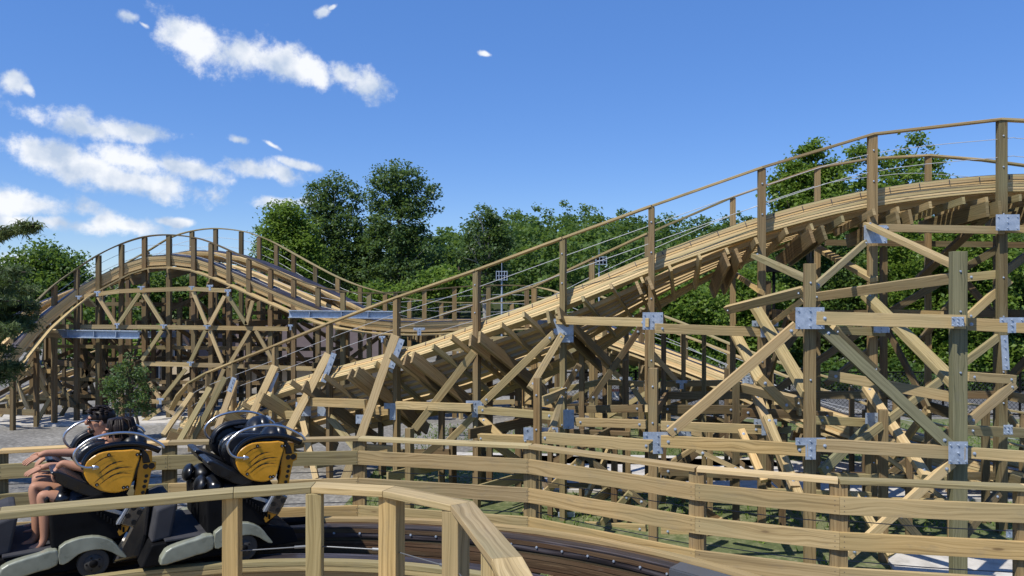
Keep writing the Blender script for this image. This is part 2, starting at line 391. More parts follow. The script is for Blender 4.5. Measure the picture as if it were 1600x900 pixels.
def member(par, name, x0, y0, x1, y1, d0, d1=None, t=12, th=0.075, m=None, bolt=None, bev=None):
    """timber whose wide face looks roughly at the viewer; t = face width in photo pixels"""
    d1 = d0 if d1 is None else d1; a = P(x0,y0,d0); b = P(x1,y1,d1); dm = (d0+d1)/2
    h = t*dm/F; _, dn, side = axes(a, b)
    mb = MB(); mb.beam(a, b, dn, side, th, h)
    ml = [m or WOOD]
    if bolt is None: bolt = dm < 14
    if bolt:
        tt = (b-a).normalized(); ml.append(GALV); fr = -dn*(th/2)
        for p in (a+tt*0.10, b-tt*0.10): bolts(mb, p+fr, -dn, tt, side, 1, 0.09, 0.017)
    return mb.build(name, ml, par, bevel=(0.005 if dm < 14.5 else 0) if bev is None else bev)
def upright(par, name, x, d, ztop, zbot=0.0, w=0.14, dp=0.09, yaw=0.0, m=None, bolt=False):
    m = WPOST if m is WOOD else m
    c = (x-800)/F*d; a = Vector((c, d, zbot)); b = Vector((c, d, ztop))
    sx = Vector((math.cos(R(yaw)), math.sin(R(yaw)), 0)); sy = Z.cross(sx)
    mb = MB(); mb.beam(a, b, sy, sx, dp, w)
    ml = [m or WOOD]
    if bolt:
        ml.append(GALV); k = 0; z = ztop-0.25
        while z > max(zbot, 0.3) and k < 14:
            q = Vector((c, d, z)) - sy*(dp/2); mb.cyl(q, q-sy*0.016, 0.017, 0.014, 6, 1); z -= 0.5+0.13*((k*7)%5); k += 1
    return mb.build(name, ml, par, bevel=0.005 if d < 14.5 else 0)
def plate(par, x0, y0, x1, y1, d, kind='rect', th=0.008):
    """galvanised gusset, optional T; bolts in rows"""
    a = P(x0,y1,d); b = P(x1,y0,d); w = b.x-a.x; h = b.z-a.z; mb = MB()
    cx = (a.x+b.x)/2; cz = (a.z+b.z)/2
    if kind == 'rect': mb.box((cx, d, cz), w, th, h)
    else:
        mb.box((cx, d, b.z-h*0.17), w, th, h*0.34); mb.box((cx, d, cz-h*0.17), w*0.34, th, h*0.66)
    pts = [(cx-w*.4, b.z-h*.15),(cx,b.z-h*.15),(cx+w*.4,b.z-h*.15),(cx,cz),(cx,a.z+h*.15)]
    if kind == 'rect': pts += [(cx-w*.4,a.z+h*.12),(cx+w*.4,a.z+h*.12)]
    for (x,z) in pts:
        q = Vector((x, d-th/2, z)); mb.cyl(q, q-Y*0.016, 0.013, 0.011, 6)
    return mb.build('gusset_plate', GALV, par)
def handrail(par, pts, w=0.14, h=0.038, m=None, name='handrail'):
    """flat 2x6 along world points (n,3)"""
    V = [Vector(p[:3]) for p in pts]; n = len(V); sides = []; ups = []
    for k in range(n):
        t = (V[min(k+1,n-1)]-V[max(k-1,0)]).normalized(); s = Z.cross(t)
        s = Vector((1,0,0)) if s.length < 1e-4 else s.normalized(); sides.append(s); ups.append(t.cross(s).normalized())
    mb = MB(); mb.sweep(V, sides, ups, w, h)
    return mb.build(name, m or WOOD, par, bevel=0.004)
def cable(par, pts, r=0.006, m=None):
    mb = MB(); mb.tube([Vector(p[:3]) for p in pts], r, 5); return mb.build('cable', m or CABLE, par)
def pxcurve(pts, per=6): return spline([tuple(P(*p)) for p in pts], per)

def track(par, ctrl, w=1.35, step=0.45, chord_every=3, near_walk=0.30, far_walk=0.5, plies=7, col=None, under=5, chord=True, stack=0.30, tiew=0.045, mtop=None, strapw=0.11, tieh=0.12, chordh=0.22, clips=False):
    """ctrl: (px,py,d,bankdeg) of the near upper edge of the track; positive bank = near side raised.
    returns frames [(N, T, B, U)] for the supports"""
    c = [(*P(x,y,d), b) for (x,y,d,b) in ctrl]
    s = resample(spline(c, 10), step); n = len(s)
    V = [Vector(q[:3]) for q in s]; fr = []
    for k in range(n):
        t = (V[min(k+1,n-1)]-V[max(k-1,0)]).normalized(); hz = Vector((t.x,t.y,0)).normalized()
        H = Vector((-hz.y, hz.x, 0))
        if fr and H.dot(fr[-1][4]) < 0: H = -H
        elif not fr and H.y < 0: H = -H
        th = R(s[k][3]); B = (H*math.cos(th) - Z*math.sin(th)); B = (B - t*B.dot(t)).normalized()
        U = B.cross(t); U = -U if U.z < 0 else U
        fr.append((V[k], t, B, U, H))
    def line(b, u): return [f[0]+f[2]*b+f[3]*u for f in fr]
    S = [f[2] for f in fr]; U = [f[3] for f in fr]
    top = mtop or WLIGHT
    for b0 in (0.0, w-0.16):
        mb = MB(); ph = stack/plies
        for p in range(plies):
            ww = 0.30 if p < 2 else 0.15 + 0.012*((p*5)%3)
            cen = b0+0.08 + (0.06 if b0 == 0 else -0.06)*(p < 2)
            mb.sweep(line(cen, -0.012-ph*(p+0.5)), S, U, ww, ph*0.93)
        mb.build('rail_stack', top, par)
        mb = MB(); mb.sweep(line(b0+0.08+(0.02 if b0==0 else -0.02), -0.004), S, U, strapw, 0.012); mb.build('running_strip', STRAP, par)
    if clips:
        mb = MB()
        for f in fr: p = f[0]-f[2]*0.016; mb.beam(p+f[3]*-0.03, p+f[3]*-0.10, f[1], f[2], 0.012, 0.008)
        tag(mb.build('clips', INK, par), kind='stuff')
    if under:
        mb = MB(); g = (w-0.5)/under
        for q in range(under): mb.sweep(line(0.25+g*(q+0.5), -stack-0.05), S, U, g*0.5, 0.085)
        mb.build('lengthwise_planks', WLIGHT, par)
    mb = MB()
    for k in range(0, n):
        if clips and k%2 and 800+F*fr[k][0].x/fr[k][0].y < 560: continue
        f = fr[k]; e = 0.10*((k*7)%3)
        a = f[0]+f[2]*(-0.16-e)+f[3]*(-stack-0.10-tieh/2); b = f[0]+f[2]*(w+0.12)+f[3]*(-stack-0.10-tieh/2)
        mb.beam(a, b, f[1], f[3], tiew, tieh)
    mb.build('ties', WOOD, par)
    if far_walk:
        mb = MB()
        for q in range(2): mb.sweep(line(w+0.15+0.2*q, -stack-0.08), S, U, 0.17, 0.04)
        mb.build('walkway_boards', WOOD, par)
    if near_walk:
        mb = MB()
        for q in range(1): mb.sweep(line(-0.14-0.2*q, -stack-0.08), S, U, 0.17, 0.04)
        mb.build('walkway_boards', WOOD, par)
    if chord:
        for k in range(0, n, chord_every):
            f = fr[k]; o = -stack-0.10-tieh-0.11
            for s_ in ((-0.045, 0.045) if 800+F*f[0].x/f[0].y > 560 else (0,)):
                mb = MB(); mb.beam(f[0]+f[2]*(-0.32)+f[3]*o+f[1]*s_*2.2, f[0]+f[2]*(w+0.55)+f[3]*o+f[1]*s_*2.2, f[1], f[3], 0.05, chordh)
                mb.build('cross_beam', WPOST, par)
    return fr
# ============================================================ setting
def sheet(name, poly, z, m, kind='structure', label=None):
    mb = MB(); mb.v = [Vector((x,y,z)) for x,y in poly]; mb.face(tuple(range(len(poly))), [(x,y) for x,y in poly])
    return tag(mb.build(name, m), label, name.replace('_',' '), kind=kind)
def slab(name, poly, z0, z1, m, label):
    mb = MB(); n = len(poly); mb.v = [Vector((x,y,z0)) for x,y in poly]+[Vector((x,y,z1)) for x,y in poly]
    for k in range(n):
        j = (k+1)%n; mb.face((k,j,n+j,n+k), [(0,0)]*4)
    mb.face(tuple(range(n,2*n)), [(x,y) for x,y in poly]); return tag(mb.build(name, m), label, 'footing', 'concrete strips under the trestles', 'structure')
NRM = np.random.RandomState(3)
def hill_z(x, y):
    t = min(max((y-52)/75.0, 0), 1); t = t*t*(3-2*t)
    s = min(max((x+32)/45.0, 0), 1); s = s*s*(3-2*s)
    und = 0.9*math.sin(x*0.11+1)+0.7*math.sin(x*0.05+y*0.03)
    return t*(1.5+7.5*s+und*s) + max(0, y-127)*0.02
def terrain():
    xs = list(np.linspace(-160, 180, 60)); ys = list(np.linspace(50, 400, 50)); mb = MB()
    for y in ys:
        for x in xs: mb.v.append(Vector((x, y, hill_z(x,y)+0.004 if y > 52 else -0.3)))
    w = len(xs)
    for j in range(len(ys)-1):
        for i in range(w-1): mb.face((j*w+i,j*w+i+1,(j+1)*w+i+1,(j+1)*w+i), [(0,0)]*4)
    o = mb.build('hillside', SOIL, smooth=True); tag(o, 'wooded hillside rising behind the coaster', 'hill', kind='structure')
terrain()
sheet('ground', [(-1500,-1500),(1500,-1500),(1500,1500),(-1500,1500)], 0, GRAVEL, label='grey gravel ground beneath the coaster')
sheet('lawn', [(-3.2,8.9),(14,7.2),(26,12),(28,24),(4,24),(-3,17)], 0.006, LAWN, label='patchy grass beneath the climbing track')
sheet('path', [(3,26.5),(60,25.5),(60,33),(3,33)], 0.008, ASPH, label='grey asphalt path beyond the chain link fence')
for poly, l in (([(0.6,15.0),(16,13.6),(17,16.6),(0.6,18.2)], 'long pale concrete strip crossing the lawn under the trestle'),
                ([(5.2,10.4),(14,9.1),(14,10.6),(5.6,11.7)], 'concrete strip just beyond the slat fence at the right'),
                ([(-19,22.2),(-9,23.0),(-9.2,25.2),(-20,24.6)], 'pale concrete strip under the left end of the far hill'),
                ([(-1.5,17.5),(6,17.0),(6,18.0),(-1.5,18.6)], 'narrow concrete strip under the banked curve'),
                ([(-9.3,19.5),(-6.4,19.3),(-6.4,20.3),(-9.3,20.5)], 'short concrete strip beside the sapling')):
    slab('concrete_footing', poly, -0.1, 0.06, CONC, l)
def grass():
    n = 26000; rs = np.random.RandomState(5)
    x = rs.uniform(-3, 20, n); y = rs.uniform(8.4, 23, n); keep = (y > 8.9 - 0.10*(x)) & ~((x > .5) & (y > 15-.09*x) & (y < 18.3-.09*x)) & ~((x > 4.5) & (y > 11.3-.15*x) & (y < 13-.1*x)); x = x[keep]; y = y[keep]; n = len(x)
    nz = np.sin(x*1.7+np.sin(y*2.1))+np.sin(y*1.3+x*.6); k = nz > -0.9; x = x[k]; y = y[k]; n = len(x)
    a = rs.uniform(0, 6.28, n); h = rs.uniform(.04, .11, n); w = .016
    v = np.zeros((n,3,3)); v[:,0] = np.c_[x-w*np.cos(a), y-w*np.sin(a), np.full(n,.004)]; v[:,1] = np.c_[x+w*np.cos(a), y+w*np.sin(a), np.full(n,.004)]
    v[:,2] = np.c_[x+rs.normal(0,.04,n), y+rs.normal(0,.04,n), h]
    me = bpy.data.meshes.new('grass'); me.from_pydata(v.reshape(-1,3).tolist(), [], np.arange(3*n).reshape(-1,3).tolist())
    me.materials.append(LF_BRIGHT); at = me.attributes.new('rnd','FLOAT','FACE'); at.data.foreach_set('value', rs.uniform(0,1,n))
    o = bpy.data.objects.new('grass', me); COL.objects.link(o); tag(o, 'short green grass growing on the lawn', 'grass', kind='stuff')
grass()

# ============================================================ foreground curve
K = 1.1; CX, CY, RC = -1.6*K, 2.68*K, 3.9*K; TZ = 1.49
def arc(r, z, a0=-35, a1=200, n=110):
    out = []
    for i in range(n+1):
        a = R(a0+(a1-a0)*i/n); out.append(Vector((CX+r*math.cos(a), CY+r*math.sin(a), z)))
    return out
def ring(mb, r, z, w, h, a0=-35, a1=200, n=110, mi=0):
    p = arc(r, z, a0, a1, n); c = Vector((CX,CY,z)); mb.sweep(p, [(q-c).normalized() for q in p], [Z]*len(p), w, h, mi)
low = thing('curved_track', 'low curved wooden coaster track with dark steel running strips carrying the train', 'coaster track', (CX,CY,0))
for (rr, sgn) in ((RC+0.52*K, 1), (RC-0.40, -1)):
    mb = MB()
    for p in range(7): ring(mb, rr+sgn*(0.05 if p < 1 else 0.0), TZ-0.03-0.042*p, 0.30 if p < 1 else 0.16+0.01*(p%2), 0.039)
    mb.build('rail_stack', WSHADED if sgn > 0 else WOOD, low)
    mb = MB(); ring(mb, rr-sgn*0.025, TZ-0.002, 0.13, 0.012); ring(mb, rr-sgn*0.088, TZ-0.05, 0.010, 0.10); mb.build('running_strip', STRAP, low)
    mb = MB(); ring(mb, rr+sgn*0.16, TZ+0.012, 0.085, 0.036); mb.build('edge_board', WOOD, low)
    mb = MB()                                   # bolt heads on the side strip
    for i in range(75):
        a = R(-35+235*i/75); d = Vector((math.cos(a), math.sin(a), 0)); q = Vector((CX,CY,TZ-0.055))+d*(rr-sgn*0.094)
        mb.cyl(q, q-d*sgn*0.014, 0.014, 0.010, 6)
    tag(mb.build('bolt_heads', GALV, low), kind='stuff')
mb = MB()
for i in range(62):
    a = R(-35+235*i/62); d = Vector((math.cos(a), math.sin(a), 0)); c = Vector((CX,CY,TZ-0.40))
    mb.beam(c+d*(RC-1.15), c+d*(RC+1.05), Vector((-d.y,d.x,0)), Z, 0.045, 0.19)
mb.build('ties', WDARK, low)
for i in range(5):
    mb = MB(); rr = RC-0.66-0.155*i
    for s0 in range(-35, 200, 26): ring(mb, rr, TZ-0.26-0.002*((s0+i)%3), 0.14, 0.038, s0+0.3, s0+25.8, 12)
    mb.build('walkway_board', WOOD, low)
mb = MB(); ring(mb, RC+0.86*K, TZ-0.28, 0.28, 0.038); mb.build('walkway_board', WOOD, low)
mb = MB(); ring(mb, RC-0.54, TZ-0.08, 0.03, 0.14); mb.build('side_board', WOOD, low)
for i in range(18):
    a = R(-30+230*i/17); d = Vector((math.cos(a), math.sin(a), 0))
    for rr in (RC-0.95, RC+0.95):
        c = Vector((CX,CY,0))+d*rr; mb = MB(); mb.beam(c, c+Z*(TZ-0.5), Vector((-d.y,d.x,0)), d, 0.09, 0.14); mb.build('post', WDARK, low)
mb = MB(); mb.tube([v for v in arc(RC-0.90, TZ-0.13, 60, 120, 30)], 0.007, 6); mb.build('threaded_rod', GALV, low)
for i in range(14):                              # rod ends along the inner edge
    a = R(64+4*i); d = Vector((math.cos(a), math.sin(a), 0)); q = Vector((CX,CY,TZ-0.22))+d*(RC-0.88)
    mb = MB(); mb.cyl(q, q+Z*0.10, 0.009, 0.009, 6); mb.cyl(q+Z*.06, q+Z*.085, 0.022, 0.022, 6); mb.build('rod_end', GALV, low)
# steel joint cover on the outer rail, low right
mb = MB(); ring(mb, RC+0.48*K, TZ+0.012, 0.19, 0.016, 28, 49, 14); ring(mb, RC+0.385*K, TZ-0.05, 0.012, 0.12, 28, 49, 14)
for i in range(6):
    a = R(30+3.5*i); d = Vector((math.cos(a), math.sin(a), 0)); q = Vector((CX,CY,TZ-0.05))+d*(RC+0.37*K); mb.cyl(q, q-d*0.014, 0.015, 0.011, 6)
mb.build('joint_cover', DULL, low)

# -------- outer slat fence
fence = thing('slat_fence', 'fence of three wide boards under a flat cap outside the low curve', 'fence', (0,8,0))
FZ = EYE-1.54
FP = [(-300,6.9),(0,7.8),(265,8.25),(562,8.5),(830,8.05),(1090,7.0),(1310,6.55),(1600,6.3),(1900,6.1)]
fpts = [Vector(((x-800)/F*d, d, FZ)) for x,d in FP]
for i, (a, b) in enumerate(zip(fpts[:-1], fpts[1:])):
    t = (b-a).normalized(); nrm = Vector((-t.y, t.x, 0)); nrm = nrm if nrm.y < 0 else -nrm
    mb = MB(); mb.beam(a-Z*0.019-t*0.0, b-Z*0.019-t*0.003, nrm, Z, 0.14, 0.038); mb.build('cap_rail', WLIGHT if i%2 else WOOD, fence, bevel=0.004)
    for k in range(3):
        z = -0.215-0.30*k; off = nrm*(0.045+0.021)
        mb = MB(); 
        def turn(j):
            if j <= 0 or j >= len(fpts)-1: return 0.0
            t0 = (fpts[j]-fpts[j-1]).normalized(); t1 = (fpts[j+1]-fpts[j]).normalized(); s_ = t0.cross(t1).z
            return -0.085*math.tan(math.asin(max(-1,min(1,s_)))/2)*(-1)
        mb.beam(a+off+Z*z+t*(0.001-turn(i)), b+off+Z*z-t*(0.001-turn(i+1)), nrm, Z, 0.038, 0.148)
        for e, s_ in ((a,1),(b,-1)):
            for q in (-0.045, 0.0, 0.045):
                c = e+off+nrm*0.019+Z*(z+q)+t*(s_*0.028); mb.cyl(c, c+nrm*0.003, 0.004, 0.004, 6, 1)
        mb.build('slat', [WOOD, INK], fence, bevel=0.004)
    for z in (-0.36, -0.70):
        mb = MB(); c0 = a+Z*z-nrm*0.01; c1 = b+Z*(z-0.02)-nrm*0.01
        mb.tube([c0+(c1-c0)*q-Z*0.012*math.sin(math.pi*q) for q in (0,.25,.5,.75,1)], 0.0045, 5); mb.build('cable', CABLED, fence)
for i, p in enumerate(fpts):
    t = (fpts[min(i+1,len(fpts)-1)]-fpts[max(i-1,0)]).normalized(); n2 = Z.cross(t)
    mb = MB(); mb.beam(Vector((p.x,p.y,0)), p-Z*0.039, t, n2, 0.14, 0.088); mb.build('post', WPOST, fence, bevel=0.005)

# -------- near platform railing and deck
rail = thing('platform_railing', 'nearest handrail on square posts, bending toward the lower right', 'railing', (-0.5,4.5,0))
RZ = EYE-1.15
RP = [(-260,3.75),(0,4.16),(365,4.60),(490,4.73),(608,4.63),(722,4.30),(792,3.40),(872,2.45),(1200,1.5)]
rp = [Vector(((x-800)/F*d, d, RZ)) for x,d in RP]
def mitre(pts, w, h, zc):
    n = len(pts); L = []; Rr = []
    for i in range(n):
        if i == 0: t0 = t1 = (pts[1]-pts[0]).normalized()
        elif i == n-1: t0 = t1 = (pts[-1]-pts[-2]).normalized()
        else: t0 = (pts[i]-pts[i-1]).normalized(); t1 = (pts[i+1]-pts[i]).normalized()
        n0 = Z.cross(t0); n1 = Z.cross(t1); m_ = (n0+n1).normalized(); k = (w/2)/max(0.5, m_.dot(n0)); L.append(pts[i]+m_*k); Rr.append(pts[i]-m_*k)
    return L, Rr
Lf, Rt = mitre(rp, 0.14, 0.038, RZ)
for i in range(len(rp)-1):
    mb = MB(); r = RNG.random(); u0 = RNG.random()*50; a0, a1, b1, b0 = Lf[i], Lf[i+1], Rt[i+1], Rt[i]; g = (a1-a0).normalized()*0.001
    q = [a0+g, a1-g, b1-g, b0+g]; mb.v = [p-Z*0.038 for p in q]+[Vector(p) for p in q]; ln = (a1-a0).length
    mb.face((4,7,6,5), [(u0,0),(u0,.14),(u0+ln,.14),(u0+ln,0)], 0, r); mb.face((0,1,2,3), [(u0,1),(u0+ln,1),(u0+ln,1.14),(u0,1.14)], 0, r)
    mb.face((0,4,5,1), [(u0,2),(u0,2.04),(u0+ln,2.04),(u0+ln,2)], 0, r); mb.face((3,2,6,7), [(u0,3),(u0+ln,3),(u0+ln,3.04),(u0,3.04)], 0, r)
    mb.face((0,3,7,4), [(u0,4)]*4, 0, r); mb.face((1,5,6,2), [(u0,4)]*4, 0, r)
    mb.build('handrail', WOOD, rail, bevel=0.004)
for (x, d, yaw) in ((-150,3.95,-12),(363,4.60,4),(492,4.70,4),(612,4.62,-28),(712,4.30,-42),(775,3.62,-58),(845,2.72,-60)):
    mb = MB(); c = (x-800)/F*d; sx = Vector((math.cos(R(yaw)), math.sin(R(yaw)), 0)); sy = Z.cross(sx)
    mb.beam(Vector((c,d,1.2)), Vector((c,d,RZ-0.039)), sy, sx, 0.095, 0.095 if x < 600 else 0.13); mb.build('post', WOOD, rail, bevel=0.005)
ppts = [Vector(((x-800)/F*d, d, 0)) for x,d in ((363,4.6),(492,4.7),(612,4.62),(712,4.3),(775,3.62))]
for a, b in zip(ppts[:-1], ppts[1:]):
    for z in (RZ-0.37, RZ-0.72):
        mb = MB(); mb.tube([a+Z*z, b+Z*z], 0.004, 6); mb.cyl(b+Z*z-(b-a).normalized()*0.12, b+Z*z-(b-a).normalized()*0.05, 0.010, 0.010, 6); mb.build('cable', DULL, rail)
deck = thing('viewing_deck', 'timber deck the photograph is taken from, behind the near handrail', 'deck', (0,1,0))
dp = [Vector((p.x*0.97, p.y-0.05, 1.56)) for p in rp]; 
mb = MB(); poly = [(p.x,p.y) for p in dp]+[(0.6,-2.5),(-2.0,-2.5)]
mb.v = [Vector((x,y,1.52)) for x,y in poly]+[Vector((x,y,1.56)) for x,y in poly]; n = len(poly)
mb.face(tuple(range(n,2*n)), poly); mb.face(tuple(reversed(range(n))), poly[::-1])
for k in range(n): mb.face((k,(k+1)%n,n+(k+1)%n,n+k), [(0,0)]*4)
mb.build('deck_boards', WOOD, deck)
for x,y in ((-1.5,-2),(0.3,-2),(-1.6,2),(-1.2,4.0),(0,2.6),(-2.0,3.3)):
    mb = MB(); mb.beam(Vector((x,y,0)), Vector((x,y,1.52)), X, Y, .14, .14); mb.build('post', WOOD, deck)

# ============================================================ climbing track
climb = thing('climbing_track', 'bright pine coaster track climbing from the banked curve to the crest at upper right', 'coaster track', (3,13,0))
CT = [(285,650,21.0,20),(300,652,19.6,26),(330,645,18.7,30),(380,625,18.0,38),(443,598,17.1,39),(533,571,16.0,39),(643,541,14.9,38),(740,507,14.1,35),(880,455,13.3,29),(1018,397,12.95,20),(1190,337,12.8,12),(1363,295,12.7,6),(1562,272,12.6,2),(1700,276,12.6,0),(1850,300,12.6,0)]
FR = track(climb, CT, w=1.35, step=0.48, chord_every=3, under=5, near_walk=0, tieh=0.11, chordh=0.24, clips=True, stack=0.28)
NH = [(268,640,20.6),(276,622,19.8),(297,598,19.0),(325,582,18.5),(365,566,18.0),(430,540,17.1),(515,505,16.1),(620,465,15.0),(745,422,13.9),(880,372,13.1),(1018,322,12.7),(1190,262,12.6),(1363,210,12.5),(1562,187,12.4),(1600,186.5,12.4),(1750,196,12.4)]
def dn(p, z): return np.column_stack([p[:, :2], p[:, 2]+z])
def hr_curve(pts, per=5): return spline([tuple(P(*p)) for p in pts], per)
nh = hr_curve(NH); _nq = pxcurve(NH, 10)
def straight_rails(par, curve, xs, m=None):
    P2 = []
    for x in xs:
        i = int(np.argmin(abs(800+F*curve[:,0]/curve[:,1]-x))); P2.append(Vector(curve[i]))
    for p, q in zip(P2[:-1], P2[1:]):
        t = (q-p).normalized(); s_ = Z.cross(t).normalized(); mb = MB(); mb.beam(p, q-t*.002, s_, t.cross(s_), .14, .038); mb.build('handrail', m or WOOD, par, bevel=.004)
straight_rails(climb, _nq, [268,280,297,325,365,430,515,620,745,880,1018,1190,1363,1562,1750])
NPX = [(297,19.0),(325,18.5),(365,18.0),(430,17.1),(515,16.1),(620,15.0),(745,13.9),(880,13.1),(1018,12.7),(1190,12.6),(1363,12.5),(1565,12.4),(1720,12.4)]
def interp_y(pts, x):
    xs = [p[0] for p in pts]; ys = [p[1] for p in pts]; return float(np.interp(x, xs, ys))
nhp = pxcurve(NH, 10)
def zat(curve, x, d):
    px = [800+F*p[0]/p[1] for p in curve]; i = int(np.argmin([abs(q-x) for q in px])); return curve[i][2]
NY = [-62,-58,-50,-46,-42,-40,-36,-26,-14,-6,-4,-4,0]
for (x, d), yaw in zip(NPX, NY):
    zt = zat(nhp, x, d)-0.02; wpx = {1565:.14,1363:.14,1190:.12,1018:.10,880:.10}.get(x, .12)
    upright(climb, 'post', x, d, zt, 0.0, wpx, 0.10, yaw, WOOD, bolt=d < 14.6)
for f_ in (0.33, 0.64): cable(climb, dn(nh, -0.95*f_))
FH = [(690,492,17.5),(760,470,16.6),(840,446,16.0),(925,405,15.6),(1012,365,15.2),(1145,308,15.0),(1277,262,14.9),(1370,247,14.8),(1450,243,14.8),(1600,258,14.7),(1750,285,14.7)]
fh = hr_curve(FH); straight_rails(climb, pxcurve(FH,10), [690,760,835,925,1012,1145,1277,1365,1450,1540,1625,1750]); cable(climb, dn(fh, -0.35)); cable(climb, dn(fh, -0.65))
fhp = pxcurve(FH, 10)
for (x, d) in ((835,16.0),(925,15.6),(1012,15.2),(1145,15.0),(1277,14.9),(1450,14.8),(1625,14.7)):
    upright(climb, 'post', x, d, zat(fhp, x, d)-0.02, 0.0, 0.11, 0.09, -15, WOOD)
# -------- trestle under the climbing track
tr = thing('support_trestle', 'sunlit pine posts, ledgers and braces joined by steel gussets in front of the climbing track', 'trestle', (4,11,0))
DO = [(268,10.8),(297,10.5),(325,10.1),(365,9.9),(430,9.9),(515,10.3),(620,11.0),(745,11.9),(880,13.0),(1018,13.9),(1190,14.3),(1363,13.9),(1562,13.2),(1750,12.5)]
def sh(x, dd):
    s = float(np.interp(x,[p[0] for p in NPX],[p[1] for p in NPX]))-float(np.interp(x,[p[0] for p in DO],[p[1] for p in DO]))
    return dd if (x >= 950 and dd < 11.6) else dd+s
def M(n, x0, y0, x1, y1, d0, d1=None, t=12, **k):
    d1 = d0 if d1 is None else d1
    return member(tr, n, x0, y0, x1, y1, sh(x0,d0), sh(x1,d1), t, **k)
_up = upright; _pl = plate
# foremost outrigger frame, d about 9.5-10.5
upright(tr, 'post', 1265, 10.0, P(0,412,10.0).z, 0, .14, .10, -8, WOOD, bolt=True)
upright(tr, 'post', 1497, 9.6, P(0,393,9.6).z, 0, .175, .12, -6, WGREEN, bolt=True)
upright(tr, 'post', 1021, 10.6, P(0,575,10.6).z, 0, .12, .12, -20, WOOD, bolt=True)
upright(tr, 'post', 840, 11.2, P(0,590,11.2).z, 0, .10, .11, -20, WOOD, bolt=True)
upright(tr, 'post', 640, 13.6, P(0,669,13.6).z, 0, .12, .12, -30, WOOD)
L = 'ledger'
M(L, 1275,497,1508,503, 9.85, 9.45, 21); M(L, 1503,506,1640,512, 9.9, 9.6, 20)
M(L, 1275,695,1507,708, 9.85, 9.45, 20); M(L, 1033,689,1262,703, 10.4, 9.85, 19); M(L, 843,683,1022,697, 10.6, 10.5, 18)
M(L, 1507,707,1640,716, 9.7, 9.5, 17)
M(L, 750,684,830,688, 10.9, 10.7, 14)
M(L, 870,500,1015,504, 12.7, 13.2, 13); M(L, 1024,513,1200,519, 13.2, 13.9, 15); M(L, 1205,519,1270,519, 14.0, 14.0, 13); M(L, 1290,515,1382,519, 13.8, 13.7, 13)
M(L, 1375,356,1568,360, 13.7, 13.1, 12); M(L, 1568,357,1650,360, 13.1, 12.9, 12); M(L, 1290,379,1620,383, 16.4, 15.6, 9, m=WDARK)
M(L, 1273,656,1368,661, 13.6, 13.4, 13); M(L, 1508,672,1640,678, 11.8, 11.4, 15); M(L, 1511,588,1585,593, 12.6, 12.6, 14)
M(L, 900,659,1010,663, 12.8, 13.2, 13); M(L, 1033,665,1190,671, 13.2, 13.7, 14); M(L, 1033,600,1141,598, 15.5, 16.2, 9); M(L, 950,597,1005,600, 15.5, 15.8, 9)
M(L, 860,612,945,596, 15, 15.2, 9)
M(L, 467,627,572,631, 9.6, 9.9, 13); M(L, 620,633,738,637, 10.7, 11.5, 12); M(L, 748,640,868,650, 11.6, 12.6, 12); M(L, 570,640,610,642, 10.8, 10.9, 12)
M(L, 422,647,470,649, 9.9, 10.1, 12)
M(L, 1295,586,1507,624, 10.6, 9.7, 16); M(L, 1136,484,1258,454, 14, 10.2, 14); M(L, 1273,464,1500,433, 14, 9.8, 15); M(L, 1506,434,1572,427, 13.6, 13.2, 13)
M(L, 1155,604,1258,630, 14.2, 10.2, 15); M(L, 1158,644,1300,650, 14, 14, 13, m=WDARK); M(L, 1033,639,1150,640, 14.4, 14.8, 13, m=WDARK)
M(L, 880,640,1005,638, 14.2, 14.6, 11, m=WDARK); M(L, 848,627,883,612, 11.5, 13, 14)
M(L, 1033,735,1190,742, 13.2, 13.8, 14, m=WDARK); M(L, 1200,770,1360,776, 13.8, 13.6, 14); M(L, 1290,745,1500,750, 13.8, 13.4, 12)
M(L, 560,700,620,704, 11, 11, 14); M(L, 620,722,740,728, 11, 11.8, 13)
M(L, 880,820,1010,826, 13.1, 13.6, 13); M(L, 1033,829,1190,836, 13.6, 14, 13); M(L, 1500,800,1600,806, 12.4, 12.2, 13)
B = 'brace'
M(B, 1355,351,1497,417, 13.7, 9.7, 15); M(B, 1180,400,1263,437, 14.1, 10.1, 15); M(B, 1268,382,1366,437, 16.2, 13.8, 12); M(B, 1137,420,1191,457, 16.8, 14.2, 11)
M(B, 1271,450,1352,379, 10.1, 13.6, 9, m=WLIGHT); M(B, 1206,506,1257,467, 14, 10.3, 9, m=WLIGHT)
M(B, 1436,435,1567,314, 16, 13.3, 13, m=WDARK); M(B, 1508,500,1577,437, 13.6, 13.3, 12); M(B, 1562,430,1640,372, 13.6, 15, 11, m=WDARK)
M(B, 1354,462,1500,607, 13.8, 9.6, 20, th=.09); M(B, 1180,480,1262,617, 14.2, 10.0, 17, th=.09)
M(B, 1046,677,1245,508, 10.35, 9.9, 15, m=WLIGHT); M(B, 1284,512,1484,697, 9.9, 9.5, 17, m=WGREEN)
M(B, 1300,512,1370,580, 12.6, 13.2, 11); M(B, 1354,606,1448,745, 13.8, 10.5, 15, m=WLIGHT); M(B, 1511,662,1584,600, 12.4, 12.6, 14)
M(B, 1330,700,1575,515, 12.2, 13.3, 11); M(B, 1325,868,1487,722, 9.9, 9.5, 14, m=WLIGHT); M(B, 1283,737,1357,668, 11, 12.9, 14, m=WGREEN)
M(B, 1181,617,1242,762, 14, 10.6, 14, m=WLIGHT); M(B, 1198,650,1266,816, 11.4, 10.3, 13); M(B, 1158,672,1194,752, 13, 12.4, 11, m=WLIGHT)
M(B, 1333,770,1392,868, 11, 10.4, 12); M(B, 1088,703,1160,737, 12.5, 12.5, 7); M(B, 1148,520,1190,600, 14.6, 13.8, 16); M(B, 1186,590,1235,640, 12, 12, 15)
